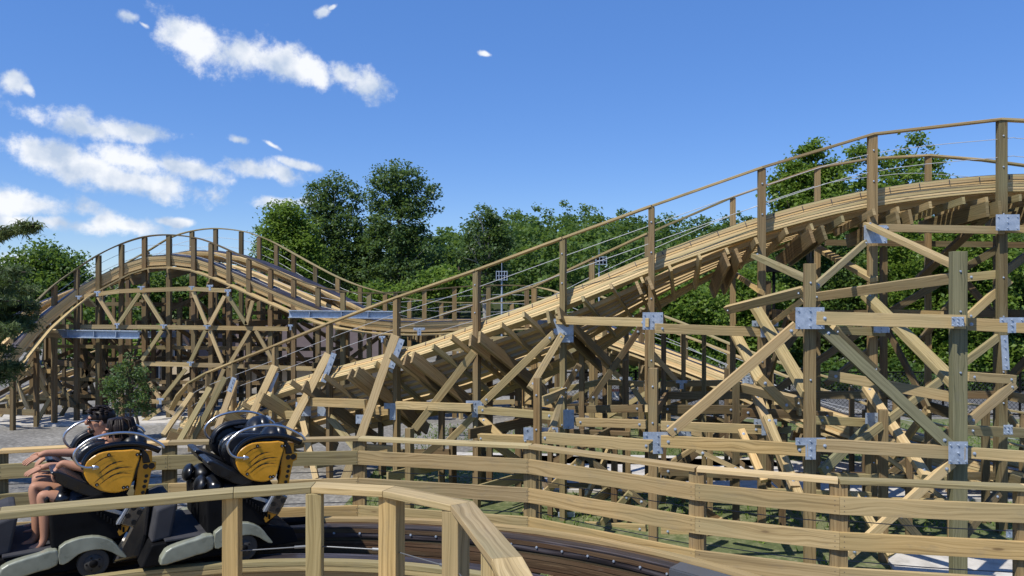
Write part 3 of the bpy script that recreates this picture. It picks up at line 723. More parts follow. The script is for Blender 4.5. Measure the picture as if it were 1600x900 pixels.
M(B, 1018,550,1058,596, 15.3, 15.5, 8, m=WLIGHT); M(B, 914,541,972,593, 15, 15.3, 8, m=WLIGHT); M(B, 985,600,1012,640, 15.5, 15.5, 8, m=WLIGHT)
M(B, 922,627,1002,510, 13.4, 13.8, 9, m=WDARK); M(B, 755,629,866,521, 11.6, 12.6, 11); M(B, 828,607,878,523, 10.8, 12.8, 10, th=.05)
M(B, 648,670,741,550, 10.8, 11.8, 12); M(B, 556,705,618,524, 9.6, 10.8, 13, m=WLIGHT, th=.12); M(B, 449,677,513,553, 8.9, 10.1, 12, m=WLIGHT, th=.11)
M(B, 375,690,430,572, 8.8, 9.7, 11, m=WLIGHT, th=.11); M(B, 513,815,556,705, 9.2, 9.6, 13, m=WLIGHT, th=.11)
M(B, 340,670,368,594, 9.2, 9.8, 9, m=WLIGHT, th=.10); M(B, 280,690,328,606, 9.4, 10.0, 8, th=.09); M(B, 255,680,300,615, 9.8, 10.4, 7, th=.09)
M(B, 300,690,352,590, 9.6, 10.0, 8, th=.09)
M(B, 861,677,877,620, 10.8, 12.6, 9); M(B, 471,647,494,748, 9.8, 9.6, 9, m=WLIGHT); M(B, 516,652,560,705, 10.3, 10.4, 11); M(B, 752,652,790,690, 11.7, 11.8, 10)
M(B, 700,690,740,650, 11.4, 11.8, 10); M(B, 600,760,690,690, 11, 11.4, 10, m=WDARK); M(B, 880,612,905,570, 13, 13, 9, m=WDARK)
M(B, 1040,875,1130,812, 13.4, 13.8, 10); M(B, 1090,790,1180,850, 13.8, 13.9, 10, m=WDARK); M(B, 900,700,1010,790, 13.2, 13.8, 10, m=WDARK)
M(B, 1480,870,1560,770, 12.6, 13, 12, m=WDARK); M(B, 1400,800,1480,890, 12.6, 13, 12); M(B, 1500,430,1560,500, 16, 15.5, 9, m=WDARK)
M(B, 1440,530,1500,455, 16, 15.5, 9, m=WDARK); M(B, 1290,600,1380,530, 15.8, 15.8, 9, m=WDARK); M(B, 1215,560,1275,480, 15.4, 15.8, 10, m=WDARK)
M(B, 820,800,905,720, 12.7, 13, 10); M(B, 830,720,905,850, 13.4, 13.2, 9, m=WDARK); M(B, 900,860,985,770, 13.2, 13.4, 9)
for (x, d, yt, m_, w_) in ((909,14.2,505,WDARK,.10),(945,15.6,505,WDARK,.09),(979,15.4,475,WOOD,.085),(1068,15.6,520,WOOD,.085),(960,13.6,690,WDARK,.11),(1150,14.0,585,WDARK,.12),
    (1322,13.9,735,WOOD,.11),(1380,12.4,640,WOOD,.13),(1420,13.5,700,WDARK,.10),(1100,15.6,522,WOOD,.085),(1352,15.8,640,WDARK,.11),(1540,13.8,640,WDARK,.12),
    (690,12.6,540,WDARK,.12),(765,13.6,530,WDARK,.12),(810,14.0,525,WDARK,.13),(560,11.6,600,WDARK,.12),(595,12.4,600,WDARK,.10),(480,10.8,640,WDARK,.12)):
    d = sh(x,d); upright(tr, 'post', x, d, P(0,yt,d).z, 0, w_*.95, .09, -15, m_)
for a in ((1243,480,1288,514,9.82,'rect'),(1243,684,1290,718,9.82,'T'),(1482,690,1512,725,9.42,'rect'),(1487,495,1506,510,9.38,'rect'),(1005,675,1051,709,10.4,'T'),(818,668,872,688,10.3,'rect'),
          (865,498,896,523,12.6,'rect'),(1004,488,1036,515,13.1,'rect'),(1175,501,1216,527,13.8,'T'),(1350,352,1386,380,13.6,'rect'),(1556,335,1593,360,13.0,'rect'),
          (1562,496,1600,520,9.5,'T'),(1352,645,1384,674,13.2,'rect'),(1568,664,1582,679,11.6,'rect'),(968,589,988,604,15.2,'T'),(1056,594,1074,608,15.4,'T'),
          (462,628,486,650,9.5,'rect'),(556,648,580,662,9.7,'rect'),(600,630,627,656,10.6,'T'),(728,626,756,652,11.5,'T'),(880,640,897,670,12.6,'rect'),(876,523,896,535,12.8,'rect'),
          (968,508,985,520,15.2,'rect'),(496,624,521,650,10.1,'rect'),(1160,587,1178,600,14.0,'rect'),(1365,507,1390,520,13.6,'rect'),(1572,828,1610,840,9.6,'rect'),(1178,655,1214,680,13.6,'T'),
          (840,500,862,514,13.5,'rect'),(815,576,826,590,14.6,'rect'),(893,576,906,588,14.6,'rect'),(1060,672,1080,684,14.5,'rect'),(872,800,898,808,13.0,'rect')):
    a = list(a); a[4] = sh(a[0],a[4]); plate(tr, *a)
# steel flitches beside the raking props
for (x0,y0,x1,y1,d) in ((505,597,522,552,9.9),(611,575,628,530,10.6),(420,612,432,582,9.6),(408,690,420,650,9.4),(1569,524,1572,578,12.9),(358,612,366,590,9.5)):
    d = sh(x0,d)-.05; a = P(x0,y0,d); b = P(x1,y1,d); _, dn_, sd = axes(a,b); mb = MB(); mb.beam(a,b,dn_,sd,0.012,0.11)
    for q in (.12,.35,.65,.88):
        c = a+(b-a)*q-dn_*0.006; mb.cyl(c, c-dn_*0.02, 0.015, 0.012, 6)
    mb.build('steel_strap', GALV, tr)
# bents behind: from the track frames down to the ground
def bents(par, fr, every, w, drop, b0=-0.2, b1=0.35, lev=1.15, mats=(WOOD, WDARK), far=True, near=True, thick=.09, xr=None, longi=True, tie_levels=True, braces=True, skip=0):
    prev = None
    for k in range(skip, len(fr), every):
        N, T, Bv, U, H = fr[k]; a = N+Bv*b0+U*(-drop); b = N+Bv*(w+b1)+U*(-drop); t2 = Vector((T.x,T.y,0)).normalized()
        px = 800+F*a.x/a.y
        if xr and not (xr[0] < px < xr[1]): prev = None; continue
        cols = []
        if near: mb = MB(); mb.beam(Vector((a.x,a.y,0)), a, t2, H, thick, .14); mb.build('post', mats[0], par); cols.append(a)
        if far: mb = MB(); mb.beam(Vector((b.x,b.y,0)), b, t2, H, thick, .14); mb.build('post', mats[1], par); cols.append(b)
        top = min(a.z, b.z); levels = []
        z = 0.5
        while z < top-0.2: levels.append(z); z += lev
        if tie_levels:
            for i, z in enumerate(levels):
                mb = MB(); e = 0.25*((i+k)%2); mb.beam(Vector((a.x,a.y,z))-H*(.15+e)+t2*.075, Vector((b.x,b.y,z))+H*.15+t2*.075, t2, Z, .045, .17); mb.build('ledger', mats[(i+k)%2], par)
        if braces:
            for i in range(len(levels)-1):
                s_ = 1 if (i+k//every)%2 else -1; p, q = (a,b) if s_ > 0 else (b,a)
                mb = MB(); A = Vector((p.x,p.y,levels[i]))-t2*.075; Bq = Vector((q.x,q.y,levels[i+1]))-t2*.075; tt, dd, sd = axes(A,Bq,t2); mb.beam(A,Bq,dd,sd,.045,.14); mb.build('brace', mats[i%2], par)
        if prev and longi:
            for c0, c1, mi, on in ((prev[0], a, 0, near), (prev[1], b, 1, far)):
                if not on: continue
                tp = min(c0.z, c1.z)
                for i, z in enumerate(levels):
                    if z > tp-.1: continue
                    if (i + (k//every))%2: 
                        A = Vector((c0.x,c0.y,z))-H*.1; Bq = Vector((c1.x,c1.y,min(z+lev, tp)))-H*.1
                        tt,dd,sd = axes(A,Bq,H); mb = MB(); mb.beam(A,Bq,dd,sd,.045,.13); mb.build('brace', mats[mi], par)
                    A = Vector((c0.x,c0.y,z))-H*.075; Bq = Vector((c1.x,c1.y,z))-H*.075; mb = MB(); mb.beam(A,Bq,H,Z,.045,.14); mb.build('ledger', mats[mi], par)
        prev = (a, b)
tr2 = thing('banked_curve_trestle', 'crowded shaded timber bents holding up the steeply banked bottom of the climb, centre left', 'trestle', (-1,12,0))
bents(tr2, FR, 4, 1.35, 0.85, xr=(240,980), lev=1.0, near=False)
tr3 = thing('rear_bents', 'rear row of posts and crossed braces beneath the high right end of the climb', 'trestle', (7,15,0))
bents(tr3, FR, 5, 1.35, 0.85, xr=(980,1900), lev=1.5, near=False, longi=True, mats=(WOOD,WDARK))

rsm = random.Random(11)
def frame_row(par, x0, x1, step, d0, d1, ztop, name_m=(WOOD, WDARK), t=7):
    prev = None; k = 0; x = x0
    while x < x1:
        d = d0+(d1-d0)*(x-x0)/(x1-x0); zt = ztop(x)*rsm.uniform(.88,1.0); upright(par, 'post', x, d, zt, 0, .085, .09, rsm.uniform(-25,10), name_m[k%3 == 0])
        yt = lambda z, dd: 465+(EYE-z)/dd*F
        if prev:
            px_, pd, pz = prev; tp = min(zt, pz); z = .55
            while z < tp-.15:
                if rsm.random() < .8: member(par, 'ledger', px_-3, yt(z,pd), x+3, yt(z+rsm.uniform(-.04,.04),d), pd-.08, d-.08, t+rsm.uniform(-1,2), bolt=False, m=name_m[rsm.random()<.35])
                if z+.95 < tp+.2 and rsm.random() < .62:
                    a_, b_ = ((z, z+.9) if (k+int(z*2))%2 else (z+.9, z)); member(par, 'brace', px_, yt(a_,pd), x, yt(b_,d), pd+.08, d+.08, t-1, bolt=False, m=name_m[rsm.random()<.5])
                z += .95
        prev = (x, d, zt); k += 1; x += step*rsm.uniform(.85,1.15)
tr4 = thing('inner_frames', 'crowded inner rows of slim posts and braces between the foremost gusseted timbers and the lawn', 'trestle', (3,16,0))
frame_row(tr4, 690, 925, 58, 15.6, 15.8, lambda x: 2.9-(x-690)*.0012); frame_row(tr4, 1135, 1340, 62, 16.0, 16.2, lambda x: 2.9-(x-690)*.0012)
tr5 = thing('lawn_side_frames', 'short slim timber frames standing on the lawn just past the slat fence', 'trestle', (5,12,0))
frame_row(tr5, 860, 1590, 125, 13.3, 11.9, lambda x: 1.75, t=8)
# ============================================================ far hill at left
hill = thing('humped_track', 'humped coaster track arching over the far left hill with handrails on both sides', 'coaster track', (-10,24,0))
HT = [(10,560,21.5,0),(60,500,22.5,0),(90,474,23,0),(123,449,23.4,0),(150,434,23.6,0),(187,414,23.9,-2),(230,400,24,-5),(267,398,24,-9),(310,404,24,-13),(353,420,23.8,-18),(400,441,23.6,-21),(450,463,23.4,-21),(500,483,23.2,-17),(560,497,23.0,-10),(640,503,23.4,-4),(740,500,24.4,0),(850,495,24.6,2),(913,508,22.6,8),(1020,542,20.4,12),(1143,588,18.4,12),(1260,638,16.9,8),(1400,685,15.6,2),(1600,738,14.4,0),(1800,780,13.6,0)]
FH2 = track(hill, HT, w=1.5, step=0.75, chord_every=2, under=3, plies=5, strapw=0.24)
HN = [(20,510,22),(57,471,22.6),(85,445,23),(120,420,23.4),(154,398,23.6),(190,381,23.9),(226,370,24),(264,367,24),(303,371,24),(330,379,23.9),(358,391,23.8),(389,404,23.7),(423,419,23.6),(459,435,23.5),(497,448,23.4),(536,455,23.3),(577,458,23.3),(618,457,23.6),(663,454,23.9),(710,449,24.3),(763,446,24.6),(823,447,24.7),(870,456,24.3),(930,480,22.6),(1002,503,21.0),(1070,525,19.8),(1143,553,18.6),(1260,600,17.0),(1400,645,15.8),(1600,698,14.5),(1800,740,13.7)]
hn = hr_curve(HN, 4); handrail(hill, hn[:85], m=WDARK); handrail(hill, hn[84:], w=0.12); 
for f_ in (-.30,-.58): cable(hill, dn(hn, f_), 0.007)
hnp = pxcurve(HN, 8)
for i, (x, y, d) in enumerate(HN):
    upright(hill, 'post', x, d, zat(hnp, x, d)-0.02, 0, (.14 if x > 60 else .12) if x < 600 else .13, .10, -10 if x < 600 else 10, WDARK if x < 500 else WOOD)
HF = [(160,440,27),(200,410,27),(230,393,27),(265,372,27),(300,361,27),(337,357,27),(377,361,27),(405,369,27),(432,381,27),(459,396,26.8),(493,415,26.5),(528,433,26.2),(563,447,26),(602,458,26),(640,467,26.2),(690,472,26.5),(740,473,26.7),(800,472,27),(860,464,27),(915,458,26),(953,468,25),(1003,482,23.5),(1067,505,22),(1140,537,20.5),(1260,580,18.8),(1400,612,18),(1600,645,17)]
hf = hr_curve(HF, 4); handrail(hill, hf); 
for f_ in (-.32,-.62): cable(hill, dn(hf, f_), 0.007)
hfp = pxcurve(HF, 8)
for (x,y,d) in HF: upright(hill, 'post', x, d, zat(hfp, x, d)-0.02, 0, .14, .10, -10, WDARK if x < 500 else WOOD)
ht = thing('far_hill_trestle', 'tall trestle of thin posts and crossed braces under the far left hill', 'trestle', (-10,24,0))
H_ = lambda n, *a, **k: member(ht, n, *a, bolt=False, **k)
for a in ((115,467,150,460),(150,460,187,455),(187,455,293,451),(293,451,353,454),(80,510,215,511),(215,511,330,512),(330,512,450,514),(222,568,300,570),(300,570,345,571),(345,571,450,575),(450,575,560,578),(235,627,300,631),(20,578,80,580),(10,620,75,622)):
    H_('ledger', *a, 23.5, 23.5, 6.5, m=WOOD)
for a in ((154,464,181,507),(185,507,218,459),(225,459,255,507),(302,456,323,507),(328,507,351,463),(82,507,112,475),(222,563,253,517),(297,567,321,517),(328,517,348,567),(252,625,290,577),(233,597,250,623),(60,655,80,620),(22,590,45,640),(55,560,72,602),(75,620,60,590),(0,650,25,615),(355,460,385,507),(385,507,395,470),(250,640,215,665),(255,635,285,655),(350,577,330,625),(390,517,360,567),(400,517,430,570)):
    H_('brace', a[0],a[1],a[2],a[3], 23.4, 23.4, 5.5, m=WLIGHT if a[0] in (154,225,302,328,233,22,55,255) else WOOD)
for a in ((115,515,150,625),(160,625,100,600),(95,650,150,560),(75,640,200,560),(20,650,110,560),(120,620,165,655),(170,650,215,610),(60,560,20,600),(140,515,175,600),(10,640,60,540)):
    H_('brace', *a, 24.3, 24.3, 5.5, m=WDARK)
for k in range(18):
    x = 70+k*25+rsm.uniform(-6,6); y = 455+rsm.uniform(0,110); H_('brace', x, y, x+rsm.uniform(45,85), y+rsm.uniform(40,75), 23.9, 26.6, 6, m=WDARK)
for k in range(8):
    x = 90+rsm.uniform(0,330); y = 475+k*14; H_('ledger', x, y, x+rsm.uniform(90,150), y+rsm.uniform(-2,4), 25.6+rsm.random(), None, 6, m=WDARK)
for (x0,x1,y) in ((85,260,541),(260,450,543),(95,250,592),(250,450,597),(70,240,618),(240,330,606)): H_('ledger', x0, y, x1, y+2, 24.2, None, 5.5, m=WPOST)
for x in range(100,450,26): upright(ht, 'post', x, 26.2+(x%3)*.3, 3.8, 0, .10, .09, 0, WDARK)
for (x, yt) in ((25,560),(50,530),(80,500),(133,500),(165,500),(240,480),(280,480)): upright(ht, 'post', x, 24.6, P(0,yt,24.6).z, 0, .12, .10, 0, WDARK)
for a in ((118,462,128,468),(147,455,157,463),(215,447,226,453),(295,447,304,453),(323,445,333,454),(351,452,361,463),(179,505,187,513),(250,507,261,513),(318,508,329,514),(292,565,303,572),(245,622,256,632),(78,505,86,514),(450,507,458,516)): plate(ht, *a, 23.3, 'T')
def ibeam(par, x0,y0,x1,y1,d0,d1,h,w=.2):
    a = P(x0,y0,d0); b = P(x1,y1,d1); t,dn_,sd = axes(a,b); mb = MB(); mb.beam(a+sd*(h/2-.012), b+sd*(h/2-.012), dn_, sd, w, .024); mb.beam(a-sd*(h/2-.012), b-sd*(h/2-.012), dn_, sd, w, .024); mb.beam(a,b,dn_,sd,.02,h-.05)
    for q in (.2,.5,.75): c = a+(b-a)*q; mb.beam(c-sd*(h/2-.026), c+sd*(h/2-.026), t, dn_, .016, w*.95)
    mb.build('steel_beam', GALV, par)
ibeam(ht, 80,521,218,523,23.3,23.2,.24); ibeam(ht, 218,523,275,522,25.2,25.2,.2); ibeam(ht, 452,490.5,618,492,22.6,22.4,.22)
bents(ht, FH2, 3, 1.5, 0.75, xr=(0,640), lev=1.25, near=False, mats=(WDARK,WDARK), b1=0.5)
ht2 = thing('return_trestle', 'low timber bents carrying the return track behind the banked curve and down to the right', 'trestle', (4,20,0))
bents(ht2, FH2, 3, 1.5, 0.7, xr=(640,1900), lev=1.2, mats=(WOOD,WDARK), b1=0.4)
for (x0,y0,x1,y1,x2,y2) in ((700,610,735,560,770,610),(790,590,820,545,850,600)):
    member(ht2,'brace',x0,y0,x1,y1,19,19,8,bolt=False,m=WLIGHT); member(ht2,'brace',x1,y1,x2,y2,19,19,8,bolt=False)
for a in ((700,575,840,578),(760,530,840,527),(840,545,900,548),(620,545,720,545)): member(ht2,'ledger',*a,20,20,7,bolt=False)
for a in ((646,512,664,524),(592,525,602,535),(655,540,664,548),(815,568,826,580)): plate(ht2, *a, 19.6, 'T')

# far low loop under the hill
loop = thing('low_return_track', 'low shadowed stretch of track on short posts behind the far hill trestle', 'coaster track', (-17,31,0))
LT = [(20,640,27,0),(80,605,29,0),(150,575,31,0),(210,562,32,0),(300,556,33,0),(420,552,33,0)]
FL = track(loop, LT, w=1.3, step=0.8, under=2, plies=4, chord_every=3)
bents(loop, FL, 4, 1.3, 0.7, mats=(WDARK,WDARK), lev=1.0)
lh = hr_curve([(60,585,29),(150,548,31),(210,536,32),(300,530,33),(420,528,33)],4); handrail(loop, lh)
for x in range(150,420,18):
    d = 31+ (x-150)*.012; upright(loop,'post',x,d,P(0,557,d).z,P(0,575,d).z,.12,.1,0,WLIGHT)

# ============================================================ barn
barn = thing('tan_barn', 'tan gabled building with a wide mauve roof behind the far hill trestle', 'building', (-12.5,32,0))
TAN = noisy('tan_siding', [(0.3,(0.55,0.45,0.31)),(0.7,(0.66,0.55,0.40))], 2.0, .85, .15, .01)
ROOFM = noisy('mauve_roof', [(0.3,(0.07,0.053,0.05)),(0.7,(0.105,0.082,0.078))], 3.0, .8, .3, .02); GLS = mat('window_glass', (0.03,0.04,0.05), .1); WTR = mat('white_trim', (0.7,0.7,0.68), .5)
def barnb():
    x0,x1,y0,y1 = -14.1,-11.4,29,36; xm = -12.5; zw = 0.75; zr = 2.75
    mb = MB(); mb.v = [Vector(p) for p in ((x0,y0,0),(x1,y0,0),(x1,y0,zw),(xm,y0,zr-.12),(x0,y0,zw),(x0,y1,0),(x1,y1,0),(x1,y1,zw),(xm,y1,zr-.12),(x0,y1,zw))]
    mb.face((0,1,2,3,4),[(0,0)]*5); mb.face((9,8,7,6,5),[(0,0)]*5); mb.face((1,6,7,2),[(0,0)]*4); mb.face((5,0,4,9),[(0,0)]*4); mb.build('wall', TAN, barn)
    mb = MB()
    for e in (x0-.25,x1+.25):
        u = Vector((e-xm,0,zw-.25-zr)); L_ = u.length; u.normalize(); a = Vector((xm,y0-.35,zr))+u*(L_/2); mb.beam(a,a+Y*(y1-y0+.7),u,u.cross(Y),L_,.1)
    mb.build('roof', ROOFM, barn)
    for (x,z,w,h) in ((-13.5,.95,.34,.5),(-12.5,1.75,.4,.5),(-11.9,.95,.34,.5)):
        mb = MB(); mb.box((x,y0-.03,z),w+.12,.05,h+.12); f = mb.build('window_frame', WTR, barn); mb = MB(); mb.box((x,y0-.065,z),w,.02,h); mb.build('pane', GLS, f)
    mb = MB(); mb.box((-12.75,y0-.03,.45),.5,.05,.9); mb.build('door', BPLAS, barn)
    w0,w1 = -12.4,-5.2; mb = MB(); mb.box(((w0+w1)/2,34.5,.55),w1-w0-.4,4.4,1.1); mb.build('wall', TAN, barn)
    mb = MB()
    for sy in (1,-1):
        u = Vector((0,2.7*sy,-1.55)); L_ = u.length; u.normalize(); a = Vector((w0,34.5,2.62))+u*(L_/2); mb.beam(a,a+X*(w1-w0),u,X.cross(u),L_,.1)
    mb.build('roof', ROOFM, barn)
barnb()

# ============================================================ lights, fence, signs
def flood(x, y, d, label, w=.8):
    p = P(x,y,d); o = thing('flood_light', label, 'flood light', (p.x,p.y,0), 'flood light masts behind the coaster')
    mb = MB(); mb.cyl((p.x,p.y,0),(p.x,p.y,p.z),.06,.045,10); mb.build('pole', GALV, o)
    mb = MB()
    for k in range(3): mb.box((p.x,p.y-.2,p.z-.05+.22*k), w*2.0,.04,.04)
    for k in range(5): mb.box((p.x-w+w*.5*k,p.y-.25,p.z+.17),.035,.035,.5)
    mb.build('rack', GALV, o)
    for k in range(4): mb = MB(); mb.prism([(p.x-w*.75+w*.5*k-.13,p.z+.02),(p.x-w*.75+w*.5*k+.13,p.z+.02),(p.x-w*.75+w*.5*k+.10,p.z+.34),(p.x-w*.75+w*.5*k-.10,p.z+.34)], p.y-.18, p.y+.10); mb.build('lamp_head', BPLAS, o)
    mb = MB(); mb.cyl((p.x,p.y,p.z),(p.x,p.y,p.z+.9),.02,.015,6); mb.build('antenna', GALV, o)
flood(784,436,40,'grey floodlight rack on a mast between the banked curve and the wooded hill',.28)
flood(936,412,46,'floodlight rack half hidden by the middle of the climbing track',.42)
lp = P(1209,425,26); o = thing('lamp_post','dark box-headed lamp post among the braces beside the second tall post from the right foreground','lamp',(lp.x,lp.y,0))
mb = MB(); mb.cyl((lp.x,lp.y,0),(lp.x,lp.y,lp.z),.07,.05,8); mb.build('pole', BPLAS, o); mb = MB(); mb.prism([(lp.x-.38,lp.z),(lp.x+.38,lp.z),(lp.x+.30,lp.z+.28),(lp.x-.30,lp.z+.28)],lp.y-.25,lp.y+.25); mb.build('lamp_head', BPLAS, o)
cf = thing('chain_link_fence', 'black chain link fence beyond the lawn with hanging notices', 'fence', (10,24.5,0))
MESHM = mat('chain_link', (0.05,0.05,0.05), .5, .4)
def chain(par, a, b, h, sp=.10, r=.004, m=MESHM):
    a = Vector(a); b = Vector(b); t = (b-a); Lg = t.length; t.normalize(); mb = MB(); k = 0; n2 = Z.cross(t)
    s = -h
    while s < Lg:
        for sgn in (1,-1):
            u0, z0, u1, z1 = (s, 0.05, s+h, h+0.05) if sgn > 0 else (s, h+.05, s+h, .05)
            if u0 < 0: q = -u0/(u1-u0); u0, z0 = 0, z0+(z1-z0)*q
            if u1 > Lg: q = (Lg-u0)/(u1-u0); z1 = z0+(z1-z0)*q; u1 = Lg
            if u1-u0 < .02: continue
            p0 = a+t*u0+Z*z0; p1 = a+t*u1+Z*z1; tt,dd,sd = axes(p0,p1,n2); mb.beam(p0+n2*r*sgn,p1+n2*r*sgn,dd,sd,r*1.6,r*1.6)
        s += sp
    mb.build('mesh', m, par)
fx0, fx1 = 1.5, 26
chain(cf, (fx0,24.5,0), (fx1,24.5,0), 1.35, .14, .006)
for i in range(11):
    x = fx0+(fx1-fx0)*i/10; mb = MB(); mb.cyl((x,24.5,0),(x,24.5,1.5),.035,.035,8); mb.build('post', BPLAS, cf)
for z in (.08,1.42): mb = MB(); mb.cyl((fx0,24.5,z),(fx1,24.5,z),.025,.025,6); mb.build('top_pipe', BPLAS, cf)
def sign(x0,y0,x1,y1,d,label,kind):
    a = P(x0,y1,d); b = P(x1,y0,d); c = (a+b)/2; o = thing(kind, label, 'sign', (c.x,c.y,c.z)); w = b.x-a.x; h = b.z-a.z
    mb = MB(); mb.box(c, w, .012, h); mb.build('panel', WHITE, o)
    if kind == 'warning_sign':
        mb = MB(); mb.box(c+Z*h*.36-Y*.009, w*.98, .006, h*.27); mb.build('header', ORANGE, o)
        for k, s in enumerate((.62,.8,.7,.5)):
            mb = MB(); mb.box(c+Z*h*(.12-.13*k)-Y*.009, w*s, .004, h*.035); mb.build('text_line', INK, o)
        cu = bpy.data.curves.new('lettering','FONT'); cu.body = 'WARNING'; cu.size = h*.2; cu.align_x = 'CENTER'; cu.align_y = 'CENTER'; cu.extrude = .002
        cu.materials.append(WHITE); t0 = bpy.data.objects.new('tmp', cu); COL.objects.link(t0); me = bpy.data.meshes.new_from_object(t0.evaluated_get(bpy.context.evaluated_depsgraph_get())); bpy.data.objects.remove(t0); to = bpy.data.objects.new('lettering', me); COL.objects.link(to); to.parent = o; to.location = Vector((0,-.014,h*.36)); to.rotation_euler = (R(90),0,0)
sign(956,608,972,621,24.35,'small sign with an orange header and dark text lines on the chain link fence','warning_sign')
sign(1071,615,1083,628,24.35,'plain white notice on the chain link fence in the middle','notice_sign')
sign(1110,649,1123,658,23.0,'small low white notice to the right of and below the other notice','notice_sign')
o = thing('wire_sheet', 'white wire sheet leaning near the ground right of the centre', 'sheet', P(920,640,23))
# chain mesh low at the right of the curve
cf2 = thing('low_mesh_fence', 'grey wire mesh along the ground between the curve and the slat fence, bottom right', 'fence', (2,7,0))
chain(cf2, (.9,8.1,.0), (5.2,6.75,.0), 1.0, .075, .003, GALV)
for q in (0,.33,.66,1): c = Vector((.9,8.1,0)).lerp(Vector((5.2,6.75,0)),q); mb = MB(); mb.cyl(c, c+Z*1.06, .02,.02,8); mb.build('post', GALV, cf2)
bpy.data.objects.remove(o)
